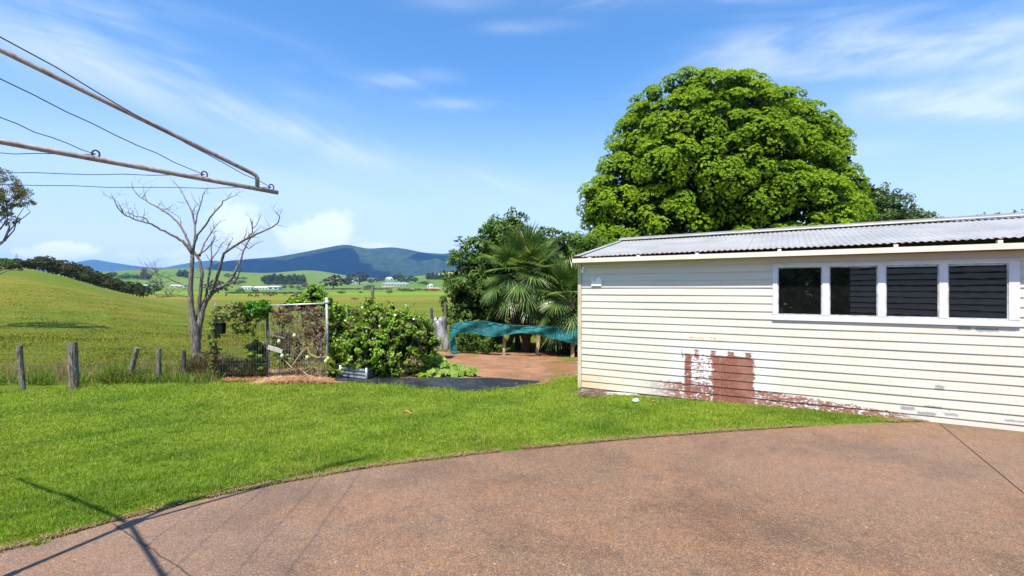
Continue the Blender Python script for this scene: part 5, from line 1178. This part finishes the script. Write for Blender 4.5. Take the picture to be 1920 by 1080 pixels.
def lawn_blades(N):
    u = RNG.uniform(-1.18, .98, N * 3); Y0, Y1 = 2.9, 10.6; Y = 1 / (1 / Y0 + RNG.random(N * 3) * (1 / Y1 - 1 / Y0)); X = u * Y
    e = edgeY(X) + .05 + .13 * (hashn(X, Y, .35, 2) - .6) - .09 * (hashn(X, Y, .11, 13) > .86); f = farY(X) + .25 * (hashn(X, Y, .4, 6) - .45)
    ca, sa = .867, -.497; lx = (X - SO[0]) * ca + (Y - SO[1]) * sa; ly = -(X - SO[0]) * sa + (Y - SO[1]) * ca
    inside = (lx > -.12) & (ly > -.03)
    bare = hashn(X, Y, .22, 11) * .7 + hashn(X, Y, .07, 12) * .3 > .84
    k = (Y > e) & (Y < f) & ~inside & ~(bare & (RNG.random(len(X)) < .75)); X, Y = X[k][:N], Y[k][:N]
    de = Y - edgeY(X); tuft = hashn(X, Y, .30, 8) * .5 + hashn(X, Y, .09, 5) * .5
    h = (.020 + .065 * tuft ** 1.4) * RNG.uniform(.55, 1.35, len(X)) * np.where(de < .25, .75, 1); h *= 1 + .25 * np.clip((Y - 6) / 4, 0, 1)
    w_ = .0024 + .00075 * Y
    o = blades(X, Y, h, w_ * RNG.uniform(.7, 1.3, len(X)), GRASS, 'lawn_grass', .75, 0, nearz(X, Y)); tag(o, 'mown bright green lawn grass', 'grass', kind='stuff'); print('blades', len(X))
lawn_blades(420000)
# patches of grass on the soil by the garage corner
n = 4200; px = np.concatenate([RNG.normal(1062, 20, 2600), RNG.normal(1075, 14, 1000), RNG.uniform(960, 1060, 600)]); py = np.concatenate([RNG.normal(716, 6, 2600), RNG.normal(676, 3, 1000), RNG.uniform(722, 730, 600)]); Yv = np.full(n, 10.0)
for _ in range(8): X = (px - 960) / F * Yv; Yv = (CAMZ - H(X, Yv)) * F / (np.maximum(py, 660) - 540)
k = (X - SO[0]) * .867 + (Yv - SO[1]) * -.497 < -.08
tag(blades(X[k], Yv[k], RNG.uniform(.03, .08, k.sum()), np.full(k.sum(), .011), GRASS, 'soil_grass', .6), 'patchy grass growing on the red soil by the garage corner', 'grass', kind='stuff')
# brown thatch at the edge of the slab
n = 9000; X = RNG.uniform(-6.5, 5.3, n); Y = edgeY(X) + np.abs(RNG.normal(0, .05, n)) - .01; a = RNG.uniform(0, np.pi, n)
k = hashn(X, Y, .5, 3) > .3; X, Y, a = X[k], Y[k], a[k]; n = len(X); l = RNG.uniform(.01, .03, n); c = np.stack([X, Y, np.full(n, .006) + RNG.uniform(0, .015, n)], 1); d = np.stack([np.cos(a) * l, np.sin(a) * l, RNG.normal(0, .006, n)], 1); s = np.stack([-np.sin(a), np.cos(a), 0 * a], 1) * .002
V = np.stack([c - d - s, c + d - s, c + d + s, c - d + s], 1).reshape(-1, 3); tag(npmesh('dry_thatch', V, np.arange(len(V)).reshape(-1, 4), m_leaf('thatch', (.16, .09, .04), (.36, .25, .12), .1, .9)), 'dry brown thatch along the edge of the concrete', 'thatch', kind='stuff')
# litter blown over the concrete
n = 170; X = RNG.uniform(-3, 6.5, n); Y = edgeY(X) - np.abs(RNG.normal(0, 1.1, n)) - .03; a = RNG.uniform(0, np.pi, n); l = RNG.uniform(.004, .014, n); c = np.stack([X, Y, np.full(n, .004)], 1); d = np.stack([np.cos(a) * l, np.sin(a) * l, 0 * a], 1); s = np.stack([-np.sin(a), np.cos(a), 0 * a], 1) * l[:, None] * .5
V = np.stack([c - d, c + s + [0, 0, .003], c + d, c - s], 1).reshape(-1, 3); tag(npmesh('leaf_litter', V, np.arange(len(V)).reshape(-1, 4), m_leaf('litter', (.10, .06, .03), (.40, .32, .22), .1, .9)), 'tiny bits of dry leaf litter scattered on the concrete', 'litter', kind='stuff')
# pasture blades on the nearer hill
def m_past():
    m, t = newmat('pasture blades'); g = t.node('ShaderNodeNewGeometry'); rnd = S(m.node_tree, g.outputs['Random Per Island']); co = g.outputs['Position']
    n = t.noise(co, .35, 5, .6).ss(.35, .65); terr = t.noise(t.scale(co, (.18, .55, 1.9)), 1.0, 6, .65, .8)
    c = t.mix((rnd * .45 + n * .55).cl(), (.10, .14, .010), (.18, .165, .016)); c = t.mix((rnd * 5.3).fr().ss(.94, .96), c, (.28, .20, .05)); c = t.mix(terr.ss(.54, .68) * .6, c, (.06, .08, .01)); c = t.mix(t.noise(t.scale(co, (.05, .05, .3)), 1.0, 4, .6).ss(.45, .62) * .5, c, (.24, .17, .025))
    b = t.bsdf(c, .7, 0, .15); t.out(b); return m
PAST = m_past()
N = 190000; u = RNG.uniform(-1.25, .12, N); Y0, Y1 = 10.6, 60; Y = 1 / (1 / Y0 + RNG.random(N) * (1 / Y1 - 1 / Y0)); X = u * Y
k = ~((X > -4.3) & (Y < 15.5)) ; X, Y = X[k], Y[k]
hh = (.015 + .05 * hashn(X, Y, 1.6, 3) ** 2) * RNG.uniform(.5, 1.3, len(X)) * (1 + Y / 50); tag(blades(X, Y, hh, .004 + .0010 * Y, PAST, 'pasture_grass', .6), 'long uneven pasture grass on the near hillside', 'grass', kind='stuff')
# ------------------------------------------------------------------ distant trees: a few kinds, then copies
def tree_proto(seed, kind, mat):
    global RNG
    RNG = np.random.default_rng(seed); random.seed(seed); t = thing('tree', 'x', 'tree', (0, 0, 0))
    if kind == 'round': e = [(0, 0, .58, .42, .42, .34), (-.25, 0, .45, .28, .28, .24), (.26, .05, .48, .26, .28, .26), (.05, -.1, .75, .28, .28, .22)]
    elif kind == 'cone': e = [(0, 0, .3, .24, .24, .24), (0, 0, .52, .19, .19, .22), (0, 0, .72, .13, .13, .2), (0, 0, .88, .07, .07, .13)]
    elif kind == 'tall': e = [(0, 0, .5, .2, .2, .3), (.08, 0, .72, .17, .17, .22), (-.09, 0, .62, .15, .15, .2), (.02, 0, .87, .10, .10, .12)]
    else: e = [(0, 0, .62, .34, .34, .22), (-.2, .05, .72, .22, .22, .16), (.22, 0, .68, .24, .24, .18), (0, 0, .85, .18, .18, .13), (.05, -.1, .42, .24, .24, .16)]
    crown('crown', mat, t, e, 170, 15, .085, .075, .05, .25, .2)
    trunkmesh(t, (0, 0, -.05), (0, 0, .6), .035, .018, e, 6); return t
DK = m_leaf('dark pine foliage', (.022, .036, .010), (.075, .085, .022), .1, .7, 1.5); DG = m_leaf('grey green foliage', (.035, .055, .025), (.085, .115, .045), .15, .7, 1.5); MG = m_leaf('green far foliage', (.04, .075, .015), (.10, .15, .03), .15, .7, 1.5)
DKB = m_leaf('brownish dark foliage', (.028, .030, .012), (.085, .075, .03), .1, .7, 1.5); RD = m_leaf('reddish foliage', (.16, .06, .05), (.30, .14, .11), .15, .7, 1.5)
PROT = {('flat', DK): [tree_proto(11, 'flat', DK), tree_proto(12, 'flat', DK), tree_proto(13, 'round', DK)], ('cone', DG): [tree_proto(14, 'tall', DG), tree_proto(15, 'cone', DG)], ('round', MG): [tree_proto(16, 'round', MG)], ('round', DKB): [tree_proto(17, 'flat', DKB), tree_proto(18, 'round', DKB)], ('red', RD): [tree_proto(19, 'round', RD)]}
used = set()
RNG = np.random.default_rng(21); random.seed(21)
def far_tree(key, px, py, w, h, label, group, Y=None, name='tree', wf=.85, i=None):
    lst = PROT[key]; p = lst[(len(used) if i is None else i) % len(lst)]; Y = Y or hit(px, py)
    r = p if p.name not in used else copy_tree(p); used.add(p.name); used.add(r.name)
    b = on(px, Y); zb = CAMZ - (py - 540) / F * Y
    r.location = (b[0], Y, min(b[2], zb) if abs(b[2] - zb) > .5 else b[2]); sx = w * Y / F / wf; sz = (h + (0)) * Y / F
    if zb > r.location[2]: sz += zb - r.location[2]
    r.scale = (sx, sx, sz); r.rotation_euler = (0, 0, random.uniform(0, 6)); r['label'] = label; r['category'] = 'tree'; r['group'] = group; return r
# pines in a band beyond the crest of the near hill
band = [(-30, 480, 34, 34), (-8, 484, 26, 28), (12, 486, 26, 26), (33, 488, 24, 24), (52, 487, 24, 24), (66, 481, 26, 32), (82, 480, 28, 34), (98, 484, 28, 34), (114, 488, 26, 34), (128, 491, 28, 36), (142, 496, 28, 36), (156, 500, 26, 36), (168, 506, 28, 38), (182, 511, 26, 34), (196, 517, 26, 34), (210, 522, 26, 30), (222, 526, 26, 30), (236, 528, 26, 30), (250, 529, 26, 28), (262, 536, 18, 24)]
gy = 'dark pines beyond the crest of the near hill'
for i, (px, top, w, h) in enumerate(band):
    for k in (0, 1):
        Y = 112 + 16 * k + 4 * (i % 3); b = on(px + k * 7, Y); zt = CAMZ - (top - 540 + (3 if k == 0 else 0)) / F * Y
        pr_ = PROT[('flat', DK)]; p = pr_[(i + k) % 3]; r = p if p.name not in used else copy_tree(p); used.add(p.name)
        hgt = max(zt - b[2], 2.2); r.location = (b[0], Y, b[2]); sw = w * Y / F / .75; r.scale = (sw, sw, hgt * 1.0); r.rotation_euler = (0, 0, i * 1.3 + k); r['category'] = 'tree'; r['group'] = gy
        r['label'] = 'dark flat topped pine in the band of pines beyond the hill crest'
PINEG, G2 = ('flat', DK), ('cone', DG)
for px, py, w, h in ((200, 524, 12, 12), (212, 524, 14, 15)): far_tree(('round', DKB), px, py, w, h, 'blue green tree in the pair beyond the pine band', 'pair of trees beyond the pine band', wf=.8)
for px, py, w, h in ((228, 524, 10, 9), (238, 524, 12, 12), (250, 523, 14, 9), (259, 523, 10, 7)): far_tree(('round', MG), px, py, w, h, 'small round tree in the low row on the far green slope', 'low row of trees on the far slope', wf=.8)
for px, py, w, h in ((270, 524, 10, 20), (278, 526, 8, 14)): far_tree(G2, px, py, w, h, 'tall narrow tree in the clump left of the dead tree', 'clump on the far slope', wf=.4)
for px, py, w, h in ((337, 519, 8, 13), (345, 520, 10, 14), (352, 521, 8, 10)): far_tree(G2, px, py, w, h, 'narrow tree in the group seen left of the dead trunk', 'group on the slope left of the dead trunk', wf=.4)
far_tree(('round', MG), 289, 552, 28, 26, 'lone round tree at the right end of the pine band', 'lone paddock trees', i=0)
far_tree(('round', DKB), 409, 550, 34, 26, 'large dark tree just right of the dead trunk beside the white sheds', 'lone paddock trees')
far_tree(('round', MG), 450, 549, 13, 9, 'small round bush in front of the small white shed', 'paddock bushes by the sheds'); far_tree(('round', MG), 479, 549, 11, 8, 'small bush in front of the long white shed', 'paddock bushes by the sheds')
for i, px in enumerate(range(496, 574, 8)): far_tree(G2, px, 532 + (i % 2), 11, 15 + (i * 7 % 5), 'tall grey green tree in the planted block on the green rise', 'planted block of tall trees', wf=.45)
for px in (502, 518, 530, 545, 560): far_tree(('round', MG), px, 534, 11, 7, 'low round tree along the front of the planted block', 'planted block of tall trees')
far_tree(('red', RD), 572, 541, 10, 12, 'small reddish tree at the right end of the planted block', 'lone paddock trees')
for px, h in ((533, 9), (547, 9), (560, 7), (584, 8), (592, 9), (601, 8)): far_tree(('round', MG), px, 542, 9, h, 'small bushy tree on the hedge line', 'bushy trees on the hedge line')
far_tree(('round', DKB), 625, 542, 34, 27, 'big spreading dark tree left of the pale farmhouse', 'big farm trees', i=1)
far_tree(G2, 653, 534, 12, 19, 'narrow conifer left of the big brown tree', 'big farm trees', wf=.4, i=1)
far_tree(('round', DKB), 674, 534, 32, 25, 'big brownish tree on the rise behind the farmhouse', 'big farm trees', i=1)
for px, py, w, h in ((696, 532, 14, 10), (706, 530, 14, 9), (716, 528, 12, 8), (742, 528, 14, 13), (752, 531, 16, 16), (763, 532, 14, 15), (772, 530, 12, 14), (780, 531, 10, 11), (748, 520, 12, 8), (735, 518, 10, 6), (724, 517, 9, 5)): far_tree(('round', MG) if px % 2 else ('round', DKB), px, py, w, h, 'bushy tree in the shelter planting round the far farmhouses', 'shelter trees round the farmhouses')
for px, py, w, h in ((803, 524, 10, 12), (811, 524, 10, 13), (819, 524, 9, 11), (827, 524, 10, 11), (835, 524, 9, 10)): far_tree(G2, px, py, w, h, 'dark conifer in the row below the tan paddock', 'dark conifers below the tan paddock', wf=.45, i=1)
for px, py, w, h in ((798, 534, 22, 7), (640, 551, 15, 6), (676, 550, 8, 4), (665, 562, 14, 4), (690, 541, 14, 7), (730, 551, 10, 8), (785, 545, 14, 5), (770, 547, 16, 5), (757, 547, 12, 5), (800, 546, 12, 5), (815, 546, 14, 5), (455, 531, 12, 6), (440, 534, 22, 9), (428, 521, 12, 9), (444, 524, 12, 6), (458, 524, 9, 5)): far_tree(('round', MG), px, py, w, h, 'low dark bush dotted over the far paddocks', 'bushes dotted over the far paddocks')
# hedges
def hedge(label, x0, x1, py, hpx):
    Y = hit((x0 + x1) / 2, py); n = int((x1 - x0) * 1.5) + 4; e = [(*(P(px, py - hpx * .4, Y) + np.array([0, random.uniform(-1, 1), random.uniform(-.3, .3)])), 3 * Y / F, 1.6, hpx * .6 * Y / F) for px in np.linspace(x0, x1, n)]
    t = crown('hedge', LEAFD2, None, e, n * 6, 12, .8, .9, .6, .4, .1, origin=tuple(P((x0 + x1) / 2, py, Y))); tag(t, label, 'hedge')
hedge('long clipped dark hedge left of the farm drive', 560, 680, 543.5, 3.2); hedge('dark hedge in front of the long grey roofed farmhouse', 683, 735, 543.5, 3.2); hedge('short dark hedge right of the farmhouse', 745, 768, 544, 3)
hedge('low scrubby line behind the grazing cattle', 425, 600, 550.5, 2.4)
# farm buildings
def bld(name, label, px0, px1, py0, py1, roofh, wall, roofm, depth=9, hip=.15, gable=False, nwin=4, group=None):
    Y = hit((px0 + px1) / 2, py1, 200) ; s = Y / F; X0, X1 = (px0 - 960) * s, (px1 - 960) * s; Zb = CAMZ - (py1 - 540) * s; Hh = (py1 - py0) * s; rh = roofh * s; c = ((X0 + X1) / 2, Y, Zb)
    t = thing(name, label, 'house' if 'house' in name else 'shed', c, 0, group); D = depth
    mb = MB(); mb.box((X0, Y, Zb - 4), (X1, Y + D, Zb + Hh)); 
    if gable: mb.add([(X0, Y, Zb + Hh), (X1, Y, Zb + Hh), ((X0 + X1) / 2, Y, Zb + Hh + rh), (X0, Y + D, Zb + Hh), (X1, Y + D, Zb + Hh), ((X0 + X1) / 2, Y + D, Zb + Hh + rh)], [(0, 1, 2), (4, 3, 5)])
    mb.build('wall', wall, t); mb = MB(); o = .5; zt = Zb + Hh + .02
    if gable: mx = (X0 + X1) / 2; mb.add([(X0 - o, Y - o, zt - .2), (mx, Y - o, zt + rh + .1), (mx, Y + D + o, zt + rh + .1), (X0 - o, Y + D + o, zt - .2), (X1 + o, Y - o, zt - .2), (X1 + o, Y + D + o, zt - .2)], [(0, 1, 2, 3), (1, 4, 5, 2)])
    else:
        h = (X1 - X0) * hip; mb.add([(X0 - o, Y - o, zt), (X1 + o, Y - o, zt), (X1 + o, Y + D + o, zt), (X0 - o, Y + D + o, zt), (X0 + h, Y + D / 2, zt + rh), (X1 - h, Y + D / 2, zt + rh)], [(0, 1, 5, 4), (1, 2, 5), (2, 3, 4, 5), (3, 0, 4), (3, 2, 1, 0)])
    mb.build('roof', roofm, t)
    for i in range(nwin):
        x = X0 + (X1 - X0) * (i + .5) / nwin; ww = (X1 - X0) / nwin * .27; mb = MB(); mb.box((x - ww, Y - .06, Zb + Hh * .2), (x + ww, Y - .02, Zb + Hh * .75)); mb.build('window', WIND, t)
    return t
WIND = m_plain('far dark window', (.04, .05, .06), (.06, .07, .08), .2, 1); WW = m_plain('white farm wall', (.62, .62, .60), (.70, .70, .68), .7, .5); RW = m_plain('pale iron roof', (.55, .57, .60), (.62, .64, .66), .5, .5); RB = m_plain('blue grey roof', (.20, .25, .30), (.26, .31, .36), .5, .5); RR = m_plain('terracotta roof', (.40, .17, .10), (.48, .24, .15), .8, .5); BLW = m_plain('pale blue wall', (.30, .42, .60), (.36, .48, .66), .6, .5); CRM = m_plain('cream wall', (.52, .48, .40), (.58, .54, .46), .7, .5)
bld('farm_shed', 'small white farm shed standing left of the long one', 452, 470, 538.6, 542.4, 1.8, WW, RW, 10, .05, nwin=3)
bld('farm_shed', 'long low white farm shed with dark openings', 475, 502, 539, 542.6, 2.2, WW, RW, 10, .05, nwin=5)
bld('farm_shed', 'taller white gabled shed at the right end of the white sheds', 502, 522, 538, 543, 1.8, BLW, RW, 14, .05, nwin=2)
bld('farm_shed', 'white roofed shed glimpsed right of the pine band', 266, 281, 535, 538, 1.2, WW, RW, 8, .05, nwin=2)
bld('farm_shed', 'low white shed seen just left of the dead trunk', 318, 345, 535.5, 538.5, 1.3, WW, RW, 8, .05, nwin=3)
bld('farm_house', 'pale roofed farmhouse between the two big dark trees', 656, 672, 529, 533, 3, CRM, RW, 10, .3, nwin=3)
bld('farm_house', 'long low farmhouse with blue grey hipped roof', 716, 766, 532.5, 537, 3, CRM, RB, 14, .12, nwin=9)
bld('farm_house', 'small pale farmhouse on the rise above the long one', 723, 737, 521.5, 525, 2, WW, RW, 9, .25, nwin=2)
bld('farm_house', 'small white gabled house with a steep roof', 801, 811, 534.5, 539, 3.5, WW, RW, 12, gable=True, nwin=2)
bld('farm_house', 'low house with a wide terracotta roof right of the white gable', 800, 826, 541.2, 543, 2.3, CRM, RR, 12, .2, nwin=5)
# pylon on the hill behind the pines
mb = MB(); Y = 300; b = on(31, Y)
for s in (-1, 1): mb.tube([(b[0] + s * 1.6, Y, b[2]), (b[0] + s * .3, Y, CAMZ + (540 - 477) / F * Y)], .14, 4)
for i in range(6): z = CAMZ + (540 - 500 + i * 4.2) / F * Y; mb.tube([(b[0] - 1.0, Y, z), (b[0] + 1.0, Y, z + .7)], .09, 4)
tag(mb.build('lattice_mast', m_plain('grey steel', (.25, .27, .3), (.3, .32, .35), .5), origin=tuple(b)), 'thin steel lattice mast standing above the pine band at left', 'mast')
# ------------------------------------------------------------------ cattle
COW = m_plain('red brown hide', (.13, .045, .025), (.20, .075, .04), .8, 1.5); COWD = m_plain('dark hide', (.03, .018, .014), (.06, .035, .025), .8, 1.5)
def cow(mat):
    me = bpy.data.meshes.new('cow'); bm = bmesh.new(); V_ = {}
    pts = [(-.85, 0, 1.15), (-.2, 0, 1.12), (.55, 0, 1.18), (.95, 0, 1.0), (1.25, 0, .55), (1.45, 0, .28)]; rad = [.26, .36, .34, .20, .15, .10]
    edges = [(i, i + 1) for i in range(5)]
    for s in (-1, 1):
        for bx_, src in ((-.8, 0), (.55, 2)):
            k = len(pts); pts += [(bx_, s * .24, .75), (bx_ + (.08 if bx_ < 0 else -.02), s * .24, .42), (bx_, s * .24, .02)]; rad += [.15, .08, .06]; edges += [(src, k), (k, k + 1), (k + 1, k + 2)]
    k = len(pts); pts += [(-1.08, 0, 1.0), (-1.12, 0, .5)]; rad += [.05, .035]; edges += [(0, k), (k, k + 1)]
    k = len(pts); pts += [(1.2, .2, .72), (1.2, -.2, .72)]; rad += [.04, .04]; edges += [(4, k), (4, k + 1)]
    me.from_pydata(pts, edges, []); o = bpy.data.objects.new('cow', me); COL.objects.link(o); md = o.modifiers.new('skin', 'SKIN')
    for v_, r in zip(me.skin_vertices[0].data, rad): v_.radius = (r, r)
    me.skin_vertices[0].data[1].use_root = True; o.modifiers.new('sub', 'SUBSURF').levels = 1
    dg = bpy.context.evaluated_depsgraph_get(); m2 = bpy.data.meshes.new_from_object(o.evaluated_get(dg)); o.modifiers.clear(); o.data = m2; m2.materials.clear(); m2.materials.append(mat); return o
c1, c2 = cow(COW), cow(COWD); first = {0: True, 1: True}
for i, (px, py, d) in enumerate([(469, 557, 1), (480, 555, 0), (481.5, 558, 0), (503, 555, 1), (507, 556, 0), (511, 555.5, 0), (516, 554, 1), (495, 554, 1), (549, 558, 0), (553, 556, 0), (557, 555.5, 0), (562, 555, 0), (567, 556, 0), (424, 555.5, 1), (535, 553.5, 1)]):
    src = (c1, c2)[d]; o = src if first[d] else src.copy()
    if not first[d]: COL.objects.link(o)
    first[d] = False; Y = hit(px, py, 150); b = on(px, Y); o.location = tuple(b); o.rotation_euler = (0, 0, i * 2.1); k = 1.5; o.scale = (k, k, k)
    tag(o, 'red brown cow grazing in the far paddock' if d == 0 else 'dark brown cow grazing in the far paddock', 'cow', 'red brown cattle in the far paddock' if d == 0 else 'dark brown cattle in the far paddock')
# ------------------------------------------------------------------ unseen slabs above the picture, added as clouds to shade the range's left half
def shadow_cloud(poly_px, Ym, Hc):
    "an added unseen slab, shaped so its shadow falls on the range inside the given outline"
    out = []
    for px, py in poly_px:
        g = P(px, py, Ym(px, py)); k = (Hc - g[2]) / -SUNV.z; out.append(g - np.array(SUNV) * k)
    return np.array(out)
RIDGE = [(380, 519), (396, 506), (408, 497), (430, 490), (470, 485), (520, 481), (560, 474), (600, 466), (635, 459.5), (650, 458), (690, 466), (735, 463), (765, 467), (790, 473), (830, 476), (880, 469), (960, 462)]
def ym(px, py): r = float(np.interp(px, [q[0] for q in RIDGE], [q[1] for q in RIDGE])); q = max(0., min(1.1, (519 - py) / max(4, 519 - r))); return 5000 + 1600 * q ** 1.15
CL = m_plain('white cloud', (.85, .85, .86), (.9, .9, .9), .9, .001)
def cloudmesh(label, outline, Hc):
    C_ = shadow_cloud(outline, ym, Hc); mb = MB(); n = len(C_); ctr = C_.mean(0); rings = 5; vs = []
    for j in range(rings):
        for c in C_: q = j / (rings - 1); vs.append(ctr + (c - ctr) * math.cos(q * 1.2) + np.array([0, 0, 260 * math.sin(q * 1.5)]))
    fs = [(j * n + i, j * n + (i + 1) % n, (j + 1) * n + (i + 1) % n, (j + 1) * n + i) for j in range(rings - 1) for i in range(n)]; fs += [tuple(range(n))[::-1], tuple((rings - 1) * n + i for i in range(n))]
    mb.add(vs, fs); return tag(mb.build('shadow_cloud', CL, origin=tuple(ctr), smooth=True), kind='structure')
CLOUDS = [([(385, 505), (405, 497), (430, 491), (455, 494), (490, 488), (530, 486), (560, 480), (600, 473), (635, 467), (662, 464), (672, 474), (672, 482), (690, 486), (700, 496), (730, 504), (735, 513), (700, 519), (600, 522), (500, 522), (400, 522), (360, 516), (370, 505)], 4200),
          ([(765, 484), (790, 478), (820, 481), (850, 486), (880, 492), (860, 497), (820, 494), (785, 491)], 4400)]
for pl_, hc in CLOUDS: cloudmesh('', pl_, hc)
# ------------------------------------------------------------------ haze
HZ = True
if HZ:
    m, t = newmat('valley haze'); pv_ = t.node('ShaderNodeVolumePrincipled'); pv_.inputs['Color'].default_value = (.19, .48, 1.0, 1); pv_.inputs['Density'].default_value = 6.0e-5; pv_.inputs['Anisotropy'].default_value = 0.0
    t.out(pv_.outputs[0], 'Volume')
    mb = MB(); mb.box((-20000, -200, -75), (15000, 12600, 760)); o = mb.build('haze', m); tag(o, kind='stuff')
print('objects', len(bpy.data.objects), 'faces', sum(len(o.data.polygons) for o in bpy.data.objects if o.type == 'MESH'))
